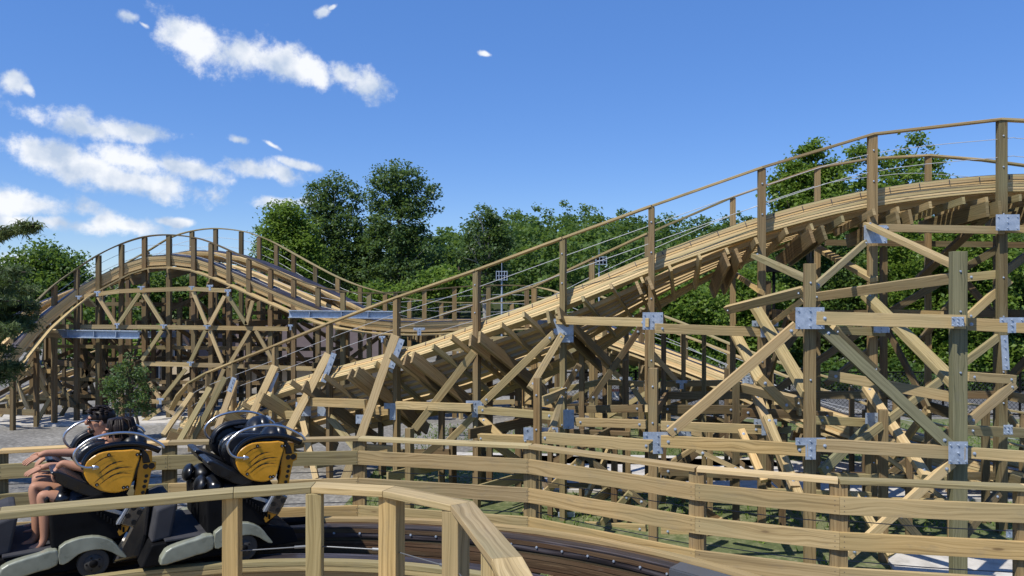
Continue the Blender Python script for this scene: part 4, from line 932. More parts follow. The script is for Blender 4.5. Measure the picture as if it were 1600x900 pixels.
# utility box and grab post near the sapling
# ============================================================ coaster cars
PANEL = [(x*.92,z) for x,z in [(.074,.81),(.055,.865),(.014,.90),(-.04,.925),(-.10,.934),(-.22,.928),(-.345,.91),(-.31,.77),(-.27,.64),(-.21,.615),(-.156,.61),(-.09,.625),(-.03,.653),(.03,.70),(.06,.754)]]
def smooth_poly(p, per=3):
    n = len(p); out = []
    for i in range(n):
        p0,p1,p2,p3 = (np.array(p[(i+k-1)%n]) for k in range(4))
        for k in range(per):
            t = k/per; out.append(tuple(0.5*((2*p1)+(-p0+p2)*t+(2*p0-5*p1+4*p2-p3)*t*t+(-p0+3*p1-3*p2+p3)*t**3)))
    return out
def make_car(ang, drz, label):
    a = R(ang); pos = (CX+RC*math.cos(a), CY+RC*math.sin(a), TZ+0.01)
    o = thing('coaster_car', label, 'coaster car', pos, 'golden coaster cars of the train', math.atan2(math.cos(a), -math.sin(a))+R(drz))
    o.scale = (1.1,)*3
    def part(name, mb, m, par=o, smooth=False, bev=0.0, sub=0, lab=None):
        q = mb.build(name, m, par, smooth, bev, local=True, label=lab)
        if bev: q.modifiers['bevel'].segments = 3
        if sub: s_ = q.modifiers.new('subsurf','SUBSURF'); s_.levels = s_.render_levels = sub
        return q
    mb = MB(); mb.prism([(.74,.05),(.66,.22),(.20,.23),(-.22,.23),(-.42,.17),(-.46,.05)], -.40, .40); part('chassis', mb, BPLAS, bev=.015)
    mb = MB(); mb.prism([(.28,.53),(.27,.24),(-.20,.24),(-.34,.38),(-.20,.64),(.02,.60)], -.43, .43); part('seat_base', mb, BPLAS, bev=.02)
    mb = MB(); mb.box((.39,0,.237), .36, .84, .018); part('floor_tread', mb, DGREY, bev=.006)
    mb = MB(); mb.prism([(.66,.22),(.62,.47),(.52,.50),(.47,.50),(.52,.24)], -.36, .36); part('foot_board', mb, DGREY, bev=.02)
    for s in (1,-1):
        y0, y1 = (.39*s, .49*s)
        mb = MB(); mb.prism(smooth_poly([(.616,.08),(.575,.18),(.487,.215),(.36,.235),(.235,.25),(.235,.135),(.36,.11),(.50,.087)],2), min(y0,y1), max(y0,y1)); part('side_fender', mb, FENDER, bev=.014, smooth=False)
        mb = MB(); mb.prism(smooth_poly([(.222,.14),(.222,.26),(.135,.30),(.05,.308),(-.04,.295),(-.129,.245),(-.18,.175),(-.225,.11),(-.185,.115),(-.12,.165),(-.05,.20),(.03,.205),(.10,.19),(.165,.145)],2), min(y0,y1), max(y0,y1)+(.0)); part('wheel_arch', mb, FENDER, bev=.016)
        mb = MB(); mb.cyl((0,.34*s,.10),(0,.47*s,.10),.108,.108,28); w = part('wheel', mb, BRUBB, bev=.012)
        mb = MB(); mb.cyl((0,.46*s,.10),(0,.480*s,.10),.07,.062,24); mb.cyl((0,.47*s,.10),(0,.487*s,.10),.032,.028,12,1)
        for k in range(5): q = 2*math.pi*k/5; mb.cyl((.048*math.cos(q),.478*s,.10+.048*math.sin(q)),(.048*math.cos(q),.486*s,.10+.048*math.sin(q)),.008,.006,6,1)
        part('rim', mb, [BRUBB, BPLAS], w, True)
        # golden side shell with printed scratches
        yo = .49*s; yi = .462*s
        mb = MB(); mb.prism(smooth_poly(PANEL,2), min(yo,yi), max(yo,yi)); pn = part('side_shell', mb, YELLOW, bev=.010)
        mb = MB(); mb.ellip((-.13,yi-.050*s,.795),.225,.042,.165,rot=Matrix.Rotation(R(-8),3,'Y')); part('shell_lining', mb, VINYL, smooth=True)
        yc = yo+.004*s
        for (x0,z0,x1,z1,bu,wd) in ((.010,.835,-.145,.892,.022,.007),(-.028,.768,-.205,.846,.026,.010),(.0,.705,-.265,.792,.042,.011),(-.04,.69,-.25,.745,.036,.009)):
            up = []; lo = []; n = 12
            for k in range(n+1):
                t = k/n; x = x0+(x1-x0)*t; z = z0+(z1-z0)*t+bu*math.sin(math.pi*t); w_ = wd*math.sin(math.pi*min(1,t*1.05))**.6*(1+.35*((k*5)%3-1)) if 0<k<n else 0.0008
                up.append((x,z+w_*.5)); lo.append((x,z-w_*.5))
            mb = MB(); n = len(up); i0 = 0
            for k in range(n): mb.v += [Vector((up[k][0],yc,up[k][1])), Vector((lo[k][0],yc,lo[k][1]))]
            for k in range(n-1): mb.face((2*k,2*k+1,2*k+3,2*k+2), [(0,0)]*4)
            part('scratch_mark', mb, CLAW, pn)
        for (x,z) in ((-.10,.905),(-.295,.885),(-.32,.885),(-.02,.69),(-.20,.645),(-.225,.645)):
            mb = MB(); mb.cyl((x,yo,z),(x,yo+.008*s,z),.013,.011,10); mb.cyl((x,yo+.008*s,z),(x,yo+.0095*s,z),.005,.005,6,1); part('bolt', mb, [BPLAS, ALU], pn)
        # spine of golden steel with holes
        sp_ = [(-.345,.90),(-.41,.89),(-.41,.81),(-.44,.80),(-.435,.745),(-.405,.735),(-.362,.52),(-.275,.32),(-.18,.262),(-.165,.30),(-.262,.46),(-.298,.64),(-.305,.754)]
        ya, yb = .40*s, .435*s; mb = MB(); mb.prism(sp_, min(ya,yb), max(ya,yb)); sn = part('spine_bracket', mb, YPLAIN, bev=.006)
        for (x,z,r) in ((-.405,.775,.024),(-.362,.775,.020),(-.368,.70,.014),(-.360,.66,.014),(-.352,.62,.014),(-.342,.575,.014),(-.333,.54,.013),(-.30,.45,.016),(-.27,.40,.014)):
            mb = MB(); mb.cyl((x,yb,z),(x,yb+.003*s,z),r,r,12); part('hole', mb, CLAW, sn)
        mb = MB(); mb.prism([(-.335,.91),(-.285,.60),(-.33,.50),(-.385,.74),(-.37,.91)], min(.36*s,.40*s), max(.36*s,.40*s)); part('back_strut', mb, BPLAS, bev=.005)
        # bucket seat
        c = .255*s
        mb = MB(); mb.ellip((-.235,c,.80),.105,.19,.24,rot=Matrix.Rotation(R(-14),3,'Y')); part('backrest', mb, VINYL, smooth=True)
        mb = MB(); mb.ellip((-.33,c,.93),.07,.13,.11); part('headrest', mb, VINYL, smooth=True)
        mb = MB(); mb.ellip((-.02,c,.52),.24,.20,.10,rot=Matrix.Rotation(R(-10),3,'Y')); part('seat_cushion', mb, VINYL, smooth=True)
        for yy in (.062*s,):
            pr = [(x*1.0+.015, z*1.04-.03) for x,z in PANEL]; mb = MB(); mb.prism(smooth_poly(pr,2), yy-.035, yy+.035, bulge=.022); part('inner_wing', mb, VINYL, bev=.02)
        mb = MB(); mb.prism(smooth_poly([(.245,.775),(.275,.80),(.225,.81),(.10,.735),(-.03,.655),(-.11,.60),(-.07,.575),(.04,.60),(.16,.67),(.235,.73)],2), c-.17, c+.17); part('lap_bar', mb, VINYL, bev=.028)
        mb = MB(); mb.ellip((.19,c,.585),.085,.15,.075,rot=Matrix.Rotation(R(30),3,'Y')); mb.ellip((.29,c,.60),.045,.11,.075,rot=Matrix.Rotation(R(-20),3,'Y')); part('knee_pad', mb, VINYL, smooth=True)
        # hoops
        yh = .485*s if s > 0 else -.40
        hp = [(.006,.822),(.055,.828),(.104,.860),(.128,.915),(.115,.962),(.074,1.002),(.02,1.035),(-.06,1.056),(-.156,1.064),(-.25,1.055),(-.33,1.03),(-.414,.98),(-.465,.945),(-.488,.91)]
        q = spline([(x, yh*(1-.0*k), z) for k,(x,z) in enumerate(hp)], 4); mb = MB(); mb.tube(q, .0105, 10); mb.cyl((.01,yh,.822),(-.05,yh-.02*s,.815),.02,.02,10); part('grab_hoop', mb, CHROME, smooth=True)
        hb = [(.065,.82),(.058,.87),(.028,.92),(-.025,.955),(-.10,.972),(-.20,.975),(-.30,.962),(-.39,.932),(-.46,.895)]
        q = spline([(x, yh-.015*s, z) for x,z in hb], 4); mb = MB(); mb.tube(q, .019, 10); mb.tube([v+np.array((-.0,-.03*s,-.012)) for v in q], .019, 10); part('padded_band', mb, VINYL, smooth=True)
        mb = MB(); mb.prism([(-.10,.945),(-.33,.94),(-.385,.86),(-.40,.80),(-.34,.80),(-.33,.90),(-.12,.925)], min(.30*s,.44*s), max(.30*s,.44*s)); part('shoulder_cover', mb, VINYL, bev=.012)
        # actuator
        mb = MB(); mb.cyl((-.05,.37*s,.50),(-.215,.37*s,.425),.062,.062,20); part('actuator_drum', mb, ALU, bev=.006)
        mb = MB(); mb.prism([(-.150,.365),(-.235,.515),(-.262,.520),(-.178,.360)], min(.27*s,.475*s), max(.27*s,.475*s)); part('actuator_plate', mb, ALU, bev=.005)
        mb = MB(); mb.prism([(-.18,.36),(-.262,.515),(-.355,.455),(-.275,.315)], min(.29*s,.46*s), max(.29*s,.46*s)); ac = part('actuator_box', mb, CHROMED, bev=.01)
        for (x,z) in ((-.235,.415),(-.275,.47),(-.275,.36),(-.315,.43)): mb = MB(); mb.cyl((x,.46*s,z),(x,.464*s,z),.02,.02,12); part('port', mb, CLAW, ac)
        mb = MB()
        for k in range(9): mb.box((-.03-.022*k, .44*s, .47-.022*k*0.9), .012, .03, .035)
        part('cable_ridges', mb, BPLAS)
    mb = MB(); mb.prism([(.92,.06),(.86,.20),(.78,.36),(.70,.50),(.63,.50),(.66,.22),(.70,.06)], -.20, .20); part('nose_fairing', mb, CHROMED, bev=.04)
    mb = MB(); mb.ellip((.675,0,.46),.055,.17,.09); part('nose_cap', mb, CHROMED, smooth=True)
    mb = MB(); mb.cyl((.68,.17,.50),(.66,.19,.60),.018,.008,8); part('pin', mb, BPLAS)
    mb = MB(); mb.cyl((-.44,0,.12),(-.72,0,.10),.035,.035,10); part('coupler', mb, BPLAS)
    return o
car1 = make_car(117.5, 7, 'golden black coaster car carrying the two riders, leftmost of the train')
car2 = make_car(101.6, 21, 'empty golden black coaster car following behind the riders')

# ============================================================ riders
def hand(wr, tip, nrm, curl=0.25, L=.175):
    """palm nodes and five finger chains; returns list of chains [(points, radii)]"""
    wr = Vector(wr); d = (Vector(tip)-wr).normalized(); n = Vector(nrm); n = (n-d*n.dot(d)).normalized(); s = d.cross(n)
    ch = []
    for i, (o_, l) in enumerate(((-.030,.066),(-.010,.078),(.010,.082),(.030,.074))):
        p0 = wr+d*.045+s*o_*.55; p1 = wr+d*.088+s*o_*.95; pts = [p0,p1]; r = [.0125,.0115]; dd = d+s*o_*3.0
        for k,f in enumerate((.42,.33,.25)):
            dd = (dd - n*curl*(.5+k*.6)).normalized(); pts.append(pts[-1]+dd*l*f); r.append(.0092-.0011*k)
        ch.append((pts,r))
    p0 = wr+d*.022+s*.018; th = [p0, p0+(d*.6+s*.8).normalized()*.038]; th.append(th[-1]+(d*.85+s*.45-n*.2).normalized()*.032); th.append(th[-1]+(d*.95+s*.15-n*.3).normalized()*.024)
    ch.append((th,[.0125,.011,.0095,.0075]))
    return ch
def figure(name, label, mat_, chains, root_idx=0):
    """chains: list of (points, radii, attach) ; attach = (chain, index) or None. One mesh, skinned."""
    vs = []; es = []; rs = []; idx = []; roots = []
    for (pts, rad, att) in chains:
        ids = []
        for k,(p,r) in enumerate(zip(pts,rad)):
            if k == 0 and att is not None: ids.append(idx[att[0]][att[1]]); continue
            vs.append(tuple(p)); rs.append(r); ids.append(len(vs)-1)
            if k == 0: roots.append(ids[0])
        for a,b in zip(ids[:-1], ids[1:]): es.append((a,b))
        idx.append(ids)
    me = bpy.data.meshes.new(name); me.from_pydata(vs, es, [])
    import bmesh
    bm = bmesh.new(); bm.from_mesh(me); bm.verts.ensure_lookup_table(); ly = bm.verts.layers.skin.verify()
    for i, r in enumerate(rs): bm.verts[i][ly].radius = (r,r) if not isinstance(r, tuple) else r; bm.verts[i][ly].use_root = i in roots
    bm.to_mesh(me); bm.free()
    o = bpy.data.objects.new(name, me); COL.objects.link(o)
    o.modifiers.new('skin','SKIN').use_smooth_shade = True
    s = o.modifiers.new('sub','SUBSURF'); s.levels = s.render_levels = 2
    # bake so that it is one plain continuous mesh
    dg = bpy.context.evaluated_depsgraph_get(); m2 = bpy.data.meshes.new_from_object(o.evaluated_get(dg)); o.modifiers.clear(); o.data = m2
    m2.materials.clear(); m2.materials.append(mat_); m2.polygons.foreach_set('use_smooth', [True]*len(m2.polygons))
    return o
def add_mesh(o, mb):
    """join extra surface (face, ears) into the figure's mesh"""
    import bmesh
    t = mb.build('tmp', o.data.materials[0], None, True); bm = bmesh.new(); bm.from_mesh(o.data); bm.from_mesh(t.data); bm.to_mesh(o.data); bm.free()
    bpy.data.objects.remove(t); o.data.polygons.foreach_set('use_smooth', [True]*len(o.data.polygons))
def rider(label, y, hx, hz, sh, arms, legs, female):
    V = Vector; px = -.10
    chains = [([V((px,y,.47)),V((px-.04,y,.58)),V((px-.07,y,.70)),V((sh[0],y,sh[1]-.04)),V((sh[0]-.005,y,sh[1]+.04)),V((hx-.02,y,hz-.10))],
               [(.13,.105),(.115,.10),(.12,.105),(.125,.10),(.055,.055),(.052,.055)], None)]
    chains.append(([V((hx-.02,y,hz-.10)), V((hx,y,hz-.05)), V((hx-.005,y,hz+.01)), V((hx-.01,y,hz+.065))],[(.05,.05),(.078,.085),(.082,.098),(.055,.065)],(0,5)))
    k = 2
    for (s, el, wr, tip, nr, cu) in arms:
        shp = V((sh[0], y+s*.155, sh[1]-.03))
        chains.append(([chains[0][0][3], shp, el, wr, V(wr)+(V(tip)-V(wr)).normalized()*.055],[0,.050,.038,.027,(.032,.026)],(0,3)))
    for (s, kn, an, toe) in legs:
        chains.append(([chains[0][0][0], V((px+.06,y+s*.09,.50)), kn, V(kn).lerp(V(an),.35)+V((-.02,0,0)), an, V(an)+V((.03,0,-.045)), toe],[0,.078,.046,.047,.029,.032,.021],(0,0)))
    for (s, el, wr, tip, nr, cu) in arms:
        for pts, rad in hand(wr, tip, nr, cu): chains.append((pts, rad, None))
    o = figure('person', label, SKIN, chains)
    mb = MB()      # nose, brow, lips, chin, ears
    mb.ellip((hx+.090,y,hz+.005),.022,.014,.024,seg=8,rings=6); mb.ellip((hx+.080,y,hz-.035),.012,.024,.008,seg=8,rings=6); mb.ellip((hx+.066,y,hz-.068),.022,.028,.020,seg=8,rings=6)
    mb.ellip((hx+.068,y,hz+.042),.018,.048,.012,seg=8,rings=6)
    for s in (-1,1): mb.ellip((hx-.005,y+s*.083,hz),.018,.009,.028,seg=8,rings=6)
    add_mesh(o, mb)
    tag(o, label, 'person'); o.matrix_world = Matrix.Translation(car1.location) @ Matrix.Rotation(car1.rotation_euler[2],4,'Z') @ Matrix.Scale(1.1,4)
    def child(name, mb, m, smooth=True): c = mb.build(name, m, o, smooth, 0, local=True); return c
    # shirt with short sleeves, shorts
    sc = [([V((px,y,.52)),V((px-.04,y,.59)),V((px-.07,y,.70)),V((sh[0],y,sh[1]-.045)),V((sh[0]-.005,y,sh[1]+.015))],[(.145,.12),(.135,.118),(.138,.122),(.14,.115),(.07,.07)],None)]
    for (s, el, wr, tip, nr, cu) in arms: shp = V((sh[0],y+s*.155,sh[1]-.03)); sc.append(([sc[0][0][3], shp, shp.lerp(V(el),.5)],[0,.064,.056],(0,3)))
    f = figure('shirt','',SHIRT,sc); f.parent = o
    lc = [([V((px,y,.53)),V((px,y,.46))],[(.14,.115),(.13,.11)],None)]
    for (s, kn, an, toe) in legs: lc.append(([lc[0][0][1],V((px+.06,y+s*.09,.50)),V((px+.06,y+s*.09,.50)).lerp(V(kn),.62)],[0,.098,.080],(0,1)))
    f = figure('shorts','',SHORTS,lc); f.parent = o
    mb = MB()
    for s in (-1,1): mb.ellip((hx+.074,y+s*.032,hz+.022),.006,.012,.006,seg=8,rings=5)
    child('eyes', mb, INK)
    mb = MB(); rs = np.random.RandomState(4 if female else 9)
    mb.ellip((hx-.025,y,hz+.045),.100,.094,.078,seg=16,rings=10)
    if female:
        mb.ellip((hx-.075,y,hz-.03),.062,.088,.13,seg=14,rings=9); mb.ellip((hx-.10,y,hz-.15),.055,.095,.13,seg=14,rings=9)
        for k in range(70):
            a = rs.uniform(0,6.28); top = V((hx-.02,y,hz+.128)); e = V((hx-.03+.105*math.cos(a),y+.10*math.sin(a),hz+.03)); mb.tube([top,top.lerp(e,.5)+V((.035*math.cos(a),.035*math.sin(a),.032)),e,e-Z*.05],[.006,.008,.008,.003],5)
        for k in range(150):
            a = rs.uniform(-1.6,1.6); x0 = hx-.07-.06*math.cos(a); y0 = y+.09*math.sin(a); z0 = hz+rs.uniform(-.05,.06)
            mb.tube([(x0,y0,z0),(x0-.015+rs.normal(0,.01),y0+rs.normal(0,.01),z0-.12),(x0-.005+rs.normal(0,.02),y0+rs.normal(0,.02),z0-.24)],[.008,.007,.002],5)
    else:
        for k in range(90):
            th = rs.uniform(0,6.28); ph = rs.uniform(0,1.25); d = V((math.sin(ph)*math.cos(th), math.sin(ph)*math.sin(th), math.cos(ph))); c = V((hx-.02,y,hz+.04)); p = c+V((d.x*.098,d.y*.09,d.z*.078))
            mb.tube([p, p+d*.012+V((.012,0,.006)), p+d*.02+V((.028,0,.004))],[.010,.008,.002],5)
        mb.ellip((hx+.052,y,hz-.062),.032,.058,.030,seg=10,rings=7)
    child('hair', mb, HAIR)
    if not female:
        mb = MB()
        for s in (-1,1): mb.ellip((hx+.086,y+s*.034,hz+.018),.012,.030,.020,seg=10,rings=6); mb.cyl((hx+.078,y+s*.064,hz+.026),(hx-.005,y+s*.088,hz+.02),.005,.004,6,1)
        child('sunglasses', mb, [LENS, INK])
    return o
rider('bearded man in white shirt and sunglasses reaching one arm forward, far seat', -.26, -.12, 1.05, (-.15,.90),
      [(1,(.08,-.11,.84),(.28,-.10,.865),(.50,-.08,.77),(.1,.3,1),.12),(-1,(.06,-.44,.80),(.22,-.36,.80),(.34,-.34,.74),(0,0,1),.7)],
      [(1,(.34,-.17,.67),(.32,-.17,.28),(.43,-.17,.235)),(-1,(.33,-.36,.66),(.31,-.36,.28),(.42,-.36,.235))], False)
rider('long dark haired woman in white shirt with bare legs, seat nearest the viewer', .24, -.19, 1.02, (-.17,.86),
      [(1,(.02,.44,.80),(.20,.38,.865),(.27,.37,.77),(.8,0,.5),.8),(-1,(.06,.09,.76),(.27,.10,.80),(.46,.11,.745),(.1,.2,1),.15)],
      [(1,(.33,.31,.635),(.305,.31,.29),(.41,.31,.235)),(-1,(.375,.16,.68),(.35,.17,.29),(.45,.17,.235))], True)
# ============================================================ trees
def leaf_obj(name, pts, size, m, rs, parent=None, rnd=None, upbias=0.5, aspect=0.62, cross=False):
    n = len(pts); s = size*rs.uniform(.6,1.35,n)
    nr = rs.normal(0,1,(n,3)); nr[:,2] = np.abs(nr[:,2])+upbias; nr /= np.linalg.norm(nr,axis=1)[:,None]
    a = rs.normal(0,1,(n,3)); t = np.cross(nr,a); t /= np.linalg.norm(t,axis=1)[:,None]; b = np.cross(nr,t)
    v = np.empty((n,4,3)); t = t*s[:,None]*.5; b = b*(s*aspect)[:,None]*.5; dz = nr*(s*.10)[:,None]
    v[:,0] = pts-t-dz; v[:,1] = pts-b+dz-t*.1; v[:,2] = pts+t-dz; v[:,3] = pts+b+dz-t*.1
    me = bpy.data.meshes.new(name); me.vertices.add(4*n); me.vertices.foreach_set('co', v.reshape(-1))
    me.loops.add(4*n); me.loops.foreach_set('vertex_index', np.arange(4*n)); me.polygons.add(n); me.polygons.foreach_set('loop_start', np.arange(0,4*n,4)); me.polygons.foreach_set('loop_total', np.full(n,4))
    me.materials.append(m); me.update(calc_edges=True)
    at = me.attributes.new('rnd','FLOAT','FACE'); at.data.foreach_set('value', np.clip(rnd if rnd is not None else rs.uniform(0,1,n),0,1))
    o = bpy.data.objects.new(name, me); COL.objects.link(o)
    if parent: o.parent = parent
    return o
def clumped(blobs, n, clump, rs, per=28, shell=.55):
    """points in leaf clumps through the volume of ellipsoid blobs, mostly near their surfaces"""
    blobs = np.array(blobs, float); vol = blobs[:,3]*blobs[:,4]*blobs[:,5]; pr = vol**.7/np.sum(vol**.7); k = max(3, n//per)
    bi = rs.choice(len(blobs), k, p=pr); d = rs.normal(0,1,(k,3)); d /= np.linalg.norm(d,axis=1)[:,None]
    r = np.where(rs.uniform(0,1,k) < shell, rs.uniform(.78,1.08,k), rs.uniform(.2,.85,k)**.6)
    c = blobs[bi,:3]+d*blobs[bi,3:6]*r[:,None]; tone = rs.uniform(0,1,k)
    ci = rs.choice(k, n); p = c[ci]+rs.normal(0,1,(n,3))*clump*np.array((1,1,.62)); return p, np.clip(tone[ci]*.6+rs.uniform(0,.4,n),0,1), c
def tree(name, label, cat, blobs_px, d, n, leaf, clump, m, trunk_px, seed, group=None, bark=None, tr=.22, depth=1.0, limbs=7, dead=0, per=28):
    rs = np.random.RandomState(seed); bl = []
    for (px,py,rx,ry,*dd) in blobs_px:
        c = P(px,py,d+(dd[0] if dd else 0)); k = c.y/F; bl.append((c.x,c.y,c.z,rx*k,rx*k*depth,ry*k))
    base = Vector(((trunk_px-800)/F*d, d, 0)); gz = hill_z(base.x, base.y) if d > 52 else 0; base.z = gz
    o = thing(name, label, cat, base, group)
    p, t, c = clumped(bl, n, clump, rs, per); p[:,2] = np.maximum(p[:,2], gz+.1)
    q = leaf_obj('crown', p-np.array(base), leaf, m, rs, o, t)
    mb = MB(); top = max(b[2] for b in bl); zb = [base+Vector((rs.normal(0,.1),0,(top-gz)*f)) for f in (0,.2,.4,.6,.8,.93)]; mb.tube(zb, [tr,tr*.8,tr*.65,tr*.45,tr*.28,tr*.1], 8)
    for i in rs.choice(len(c), min(limbs,len(c)), replace=False):
        e = Vector(c[i]); f = min(.85,max(.2,(e.z-gz)/(top-gz)*.65)); s0 = base+Vector((0,0,(top-gz)*f)); mid = s0.lerp(e,.5)+Vector((0,0,.15*(e-s0).length*.5))
        mb.tube([s0,mid,e],[tr*.32,tr*.2,tr*.05],6)
    mb.build('trunk', bark or BARK, o, True)
    if dead:
        mb = MB()
        for i in range(dead):
            s0 = base+Vector((0,-.3,(top-gz)*rs.uniform(.45,.8))); e = s0+Vector((rs.uniform(-2.2,2.2),-rs.uniform(.3,1.5),rs.uniform(.8,2.4))); m1 = s0.lerp(e,.5)+Vector((rs.normal(0,.2),0,rs.normal(0,.2)))
            mb.tube([s0,m1,e],[.07,.05,.015],5); mb.tube([m1,m1+Vector((rs.uniform(-.8,.8),-.2,rs.uniform(.5,1.1)))],[.035,.01],5)
        mb.build('dead_branches', BARKP, o)
    return o
tree('maple_tree','round dark green broadleaf tree behind the left end of the far hill','tree',[(72,425,52,42),(40,440,38,38),(105,440,34,38),(75,475,70,50),(30,500,50,50),(120,480,30,35)],44,26000,.23,.34,LF_DEEP,75,1,limbs=12)
tree('poplar_tree','tall narrow dark poplar, right one of the pair with a side branch sticking out','tree',[(622,285,38,32),(606,310,36,36),(640,305,32,36),(622,350,50,45),(605,400,55,55),(645,410,50,55),(672,305,14,24),(684,325,9,9),(660,330,14,12),(625,450,70,45)],56,25000,.23,.25,LF_POPLAR,622,2,group='poplars behind the hump',limbs=16,bark=BARKP)
tree('poplar_tree','tall narrow poplar with pointed top, left one of the pair','tree',[(522,292,20,26),(505,315,28,34),(545,310,20,30),(520,350,42,45),(500,390,45,45),(545,390,42,55),(570,420,35,45),(555,335,12,25),(530,440,60,40)],57,21000,.23,.25,LF_POPLAR,522,3,group='poplars behind the hump',limbs=14,bark=BARKP)
tree('ash_tree','yellow green broadleaf tree left of the two tall poplars','tree',[(448,340,30,24),(432,362,26,24),(462,365,28,26),(455,400,44,36),(425,390,24,22),(470,430,40,30)],52,17000,.22,.30,LF_BRIGHT,450,4,limbs=9)
tree('slender_tree','thin open crowned tree with pale bare limbs before the wooded hill','tree',[(757,338,16,15),(775,345,12,12),(745,365,24,22),(778,375,22,24),(760,400,32,28),(730,395,22,25),(760,435,36,25)],54,9500,.22,.24,LF_POPLAR,758,5,limbs=8,bark=BARKP,dead=6)
tree('bush','bright yellow green bush at the foot of the right poplar','bush',[(690,440,30,24),(668,455,24,20),(715,455,26,20)],40,4200,.22,.25,LF_BRIGHT,690,6,tr=.1)
tree('bush','bright green bush low in the gap between the poplars','bush',[(600,460,28,20),(575,468,26,16),(622,470,22,14)],42,3200,.22,.25,LF_BRIGHT,600,7,tr=.1)
tree('walnut_tree','tall bright green tree with several pointed tops behind the crest, left of centre post','tree',[(1272,236,16,14),(1240,262,20,12),(1298,262,18,16),(1222,285,20,12),(1262,256,18,20),(1312,280,10,10),(1252,240,8,8),(1250,285,34,26),(1290,290,30,28),(1235,310,30,28),(1265,340,60,45),(1300,320,38,30)],36,17000,.19,.20,LF_BRIGHT,1265,8,limbs=12)
tree('walnut_tree','tall bright green tree behind the crest, the rightmost with an open top','tree',[(1432,216,11,9),(1442,228,10,8),(1412,240,12,9),(1345,236,15,8),(1366,246,18,10),(1385,258,20,10),(1428,252,18,10),(1330,250,10,6),(1330,262,12,8),(1462,252,12,10),(1400,300,70,35),(1470,300,30,25),(1375,340,70,40)],37,15000,.19,.19,LF_BRIGHT,1400,9,limbs=14)
for i,(bl,d,n,m,lab) in enumerate((
  ([(1060,480,45,38),(1040,515,45,40),(1090,500,45,45),(1065,550,60,40)],33,13000,LF_BRIGHT,'bright green broadleaf tree seen between the climb and the first gusseted ledger'),
  ([(1150,455,48,40),(1130,490,45,40),(1180,480,45,45),(1160,530,60,50)],35,13000,LF_BRIGHT,'mid green broadleaf tree behind the tall post left of the paired gussets'),
  ([(1240,430,60,45),(1220,480,50,50),(1270,500,50,50),(1245,550,60,45)],38,12000,LF_DEEP,'dark tree behind the foremost post with the big square gusset'),
  ([(1345,425,60,50),(1320,480,50,50),(1375,490,50,50),(1345,550,65,45)],36,13000,LF_FOREST,'dense tree behind the X of timbers right of the big square gusset'),
  ([(1440,400,60,50),(1420,460,55,50),(1470,470,50,55),(1445,540,70,50)],34,13000,LF_BRIGHT,'dense tree behind the greenish weathered post'),
  ([(1510,360,40,36),(1490,400,45,40),(1540,420,50,50),(1520,480,60,50),(1530,560,70,40)],32,13000,LF_BRIGHT,'sunlit green tree right of the greenish weathered post'),
  ([(1600,420,50,50),(1620,480,60,60),(1590,550,60,45),(1640,380,50,40)],33,11000,LF_DEEP,'dark tree at the right edge of the picture beyond the last post'),
  ([(1010,470,30,28),(990,500,30,30),(965,530,28,26),(1000,540,40,34)],40,8000,LF_FOREST,'small dark tree left of the bright tree beneath the climb'))):
    tree('broadleaf_tree', lab, 'tree', bl, d, int(n*1.5), .19, .22, m, bl[0][0], 20+i, limbs=9)
for i,(bl,d,n,m,lab) in enumerate((
  ([(250,440,50,28),(220,470,50,35),(280,470,50,35)],46,7000,LF_DEEP,'dark bushy tree behind the arch of the far hill, its left'),
  ([(350,440,50,30),(330,475,50,35),(385,470,50,35)],47,7000,LF_FOREST,'mid green bushy tree behind the arch of the far hill, its middle'),
  ([(430,470,50,40),(400,500,50,35),(470,500,50,35)],44,7000,LF_DEEP,'dark bushy tree behind the right flank of the far hill'),
  ([(170,510,50,45),(140,550,50,40),(215,545,50,45)],42,8000,LF_DEEP,'dark low tree behind the grey steel beam at left'),
  ([(240,545,30,25),(225,565,30,25)],36.5,2500,LF_BRIGHT,'bright bush beside the tan building'))):
    tree('bushy_tree' if i < 4 else 'bush', lab, 'tree' if i < 4 else 'bush', bl, d, n, .26, .32, m, bl[0][0], 40+i, limbs=5)
sap = tree('sapling','young leafy tree standing on the gravel in front of the far hill trestle','tree',[(200,560,8,14),(184,580,14,10),(218,582,12,12),(198,596,26,14),(174,610,14,12),(230,612,14,10),(206,624,30,10),(182,640,18,7),(224,640,14,7),(222,592,8,16),(168,596,7,7)],20.4,3300,.075,.075,LF_POPLAR,203,50,tr=.05,limbs=22,per=16)
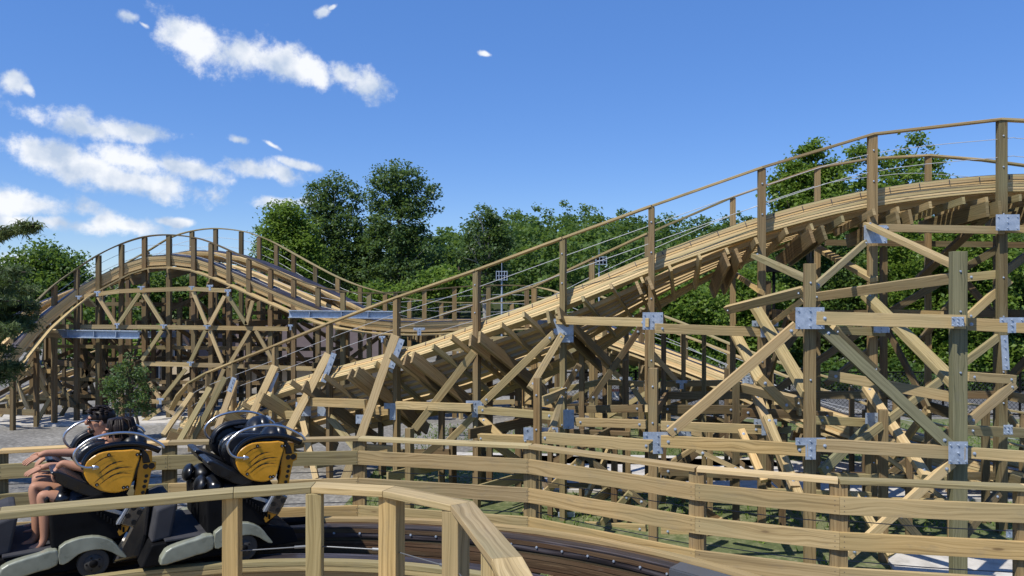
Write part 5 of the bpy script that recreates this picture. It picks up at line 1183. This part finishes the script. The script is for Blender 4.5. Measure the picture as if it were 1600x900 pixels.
# pine at the left edge: trunk out of frame, boughs reaching in
def pine():
    rs = np.random.RandomState(60); d = 15; base = Vector(((-120-800)/F*d, d, 0)); o = thing('pine_tree','dark pine at the left edge with drooping boughs and one lighter branch against the sky','tree',base)
    bl = []; boughs = [(52,352,9.5,5),(40,425,13,11),(52,455,14,10),(56,480,14.5,10),(48,510,14,12),(30,470,13,20),(20,515,13,22),(25,575,14,14),(0,440,14,24),(-20,480,14,30),(-10,560,14,30),(15,500,14.5,24),(40,500,14.5,20),(10,545,14,24),(5,590,14,24),(10,460,13.5,18),(28,440,13,12)]
    mb = MB(); h = 8.5; mb.tube([base, base+Z*3, base+Z*6, base+Z*h],[.28,.22,.14,.03],10)
    pts = []; tone = []
    for i,(px,py,dd,w) in enumerate(boughs):
        e = P(px,py,dd); s0 = base+Z*min(h-.5,max(1.2,e.z-.3)); m1 = s0.lerp(e,.55)+Z*.12; mb.tube([s0,m1,e],[.07,.04,.008],6); t0 = rs.uniform(.1,.5)
        if i == 0:
            s1 = P(-60,392,10); line = [s1,P(0,370,9.8),e]; 
        else: line = [s0.lerp(m1,.5),m1,e]
        for k in range(70 if i else 60):
            t = rs.uniform(.25 if i else .2,1); a = line[0].lerp(line[1],min(1,t*2)) if t < .5 else line[1].lerp(line[2],(t-.5)*2)
            sp = (w/F*dd)*(1.15-t*.8) if i else .07; tip = a+Vector((rs.normal(0,1)*sp*1.6,rs.normal(0,1)*sp*1.6,-abs(rs.normal(0,.5))*sp+(.04 if i else .05)))
            mb.tube([a,tip],[.010,.003],4)
            n = 34 if i else 22; f = rs.uniform(0.3,1,n)[:,None]; q = np.array(a)*(1-f)+np.array(tip)*f+rs.normal(0,.05 if i else .022,(n,3)); pts.append(q); tone.append(np.full(n,t0 if i else .9)+rs.uniform(-.2,.45,n))
    mb.build('trunk', BARK, o, True); p = np.vstack(pts)-np.array(base); leaf_obj('needles', p, .13, LF_PINE, rs, o, np.concatenate(tone), .3, .14)
    near = p[:, 1] < -3
pine()
# low shrubs beyond the path, right
for i,(px,py,r) in enumerate(((1000,575,26),(1080,580,30),(1180,585,30),(1290,585,30),(1400,585,30),(1500,590,28),(1590,590,28))):
    tree('shrub', 'dark shrub along the far side of the path, number of posts away'.replace(', number of posts away', (' just right of the warning sign',' above the white notice',' below the foremost ledger gusset',' behind the green diagonal brace',' behind the crossing braces',' right of the greenish post',' at the right edge')[i]),'shrub',[(px,py,r,r*.6),(px+20,py+8,r,r*.5)],30+i*.3,2600,.2,.2,LF_DEEP,px,70+i,group='dark shrubs beyond the path',tr=.06,limbs=3)
# the wooded hillside: one mass of crowns
def forest():
    rs = np.random.RandomState(80); P_ = []; T_ = []; crowns = []
    y = 60.0
    while y < 150:
        x = -75.0 + rs.uniform(0,4)
        while x < 115:
            xx = x+rs.normal(0,1.2); yy = y+rs.normal(0,1.4); px = 800+F*xx/yy
            hh = rs.uniform(5.6,9.2); py = 465-F*(hill_z(xx,yy)+hh-EYE)/yy
            if -120 < px < 1720 and not (px < 415 and py < 428): crowns.append((xx,yy,hh,rs.uniform(2.3,3.7)))
            x += 5.2
        y += 6.0+ (y-60)*.03
    for (x,y,h,r) in crowns:
        g = hill_z(x,y); n = int(1150*(r/3)**2); k = 26; bl = [(x,y,g+h-r*.9,r,r,r*.9),(x+rs.normal(0,.9),y+rs.normal(0,.9),g+h-r*.35,r*.6,r*.6,r*.6),(x,y,g+h*.45,r*.95,r*.95,h*.38)]
        p,t,_ = clumped(bl, n, .38, rs, 30, .8); base = rs.uniform(0,.75); P_.append(p); T_.append(np.clip(base*.7+t*.45,0,1))
    o = leaf_obj('forest', np.vstack(P_), .40, LF_FOREST, rs, None, np.concatenate(T_), .6, .75); tag(o,'green wood of rounded crowns covering the hillside','forest',kind='stuff')
    mb = MB()
    for (x,y,h,r) in crowns[::2]: g = hill_z(x,y); mb.cyl((x,y,g-.2),(x,y,g+h*.8),.16,.06,5)
    mb.build('forest_trunks', BARK); tag(bpy.data.objects['forest_trunks'],'trunks of the wood on the hillside','trunks',kind='stuff')
    print('forest leaves', sum(len(p) for p in P_), len(crowns))
forest()
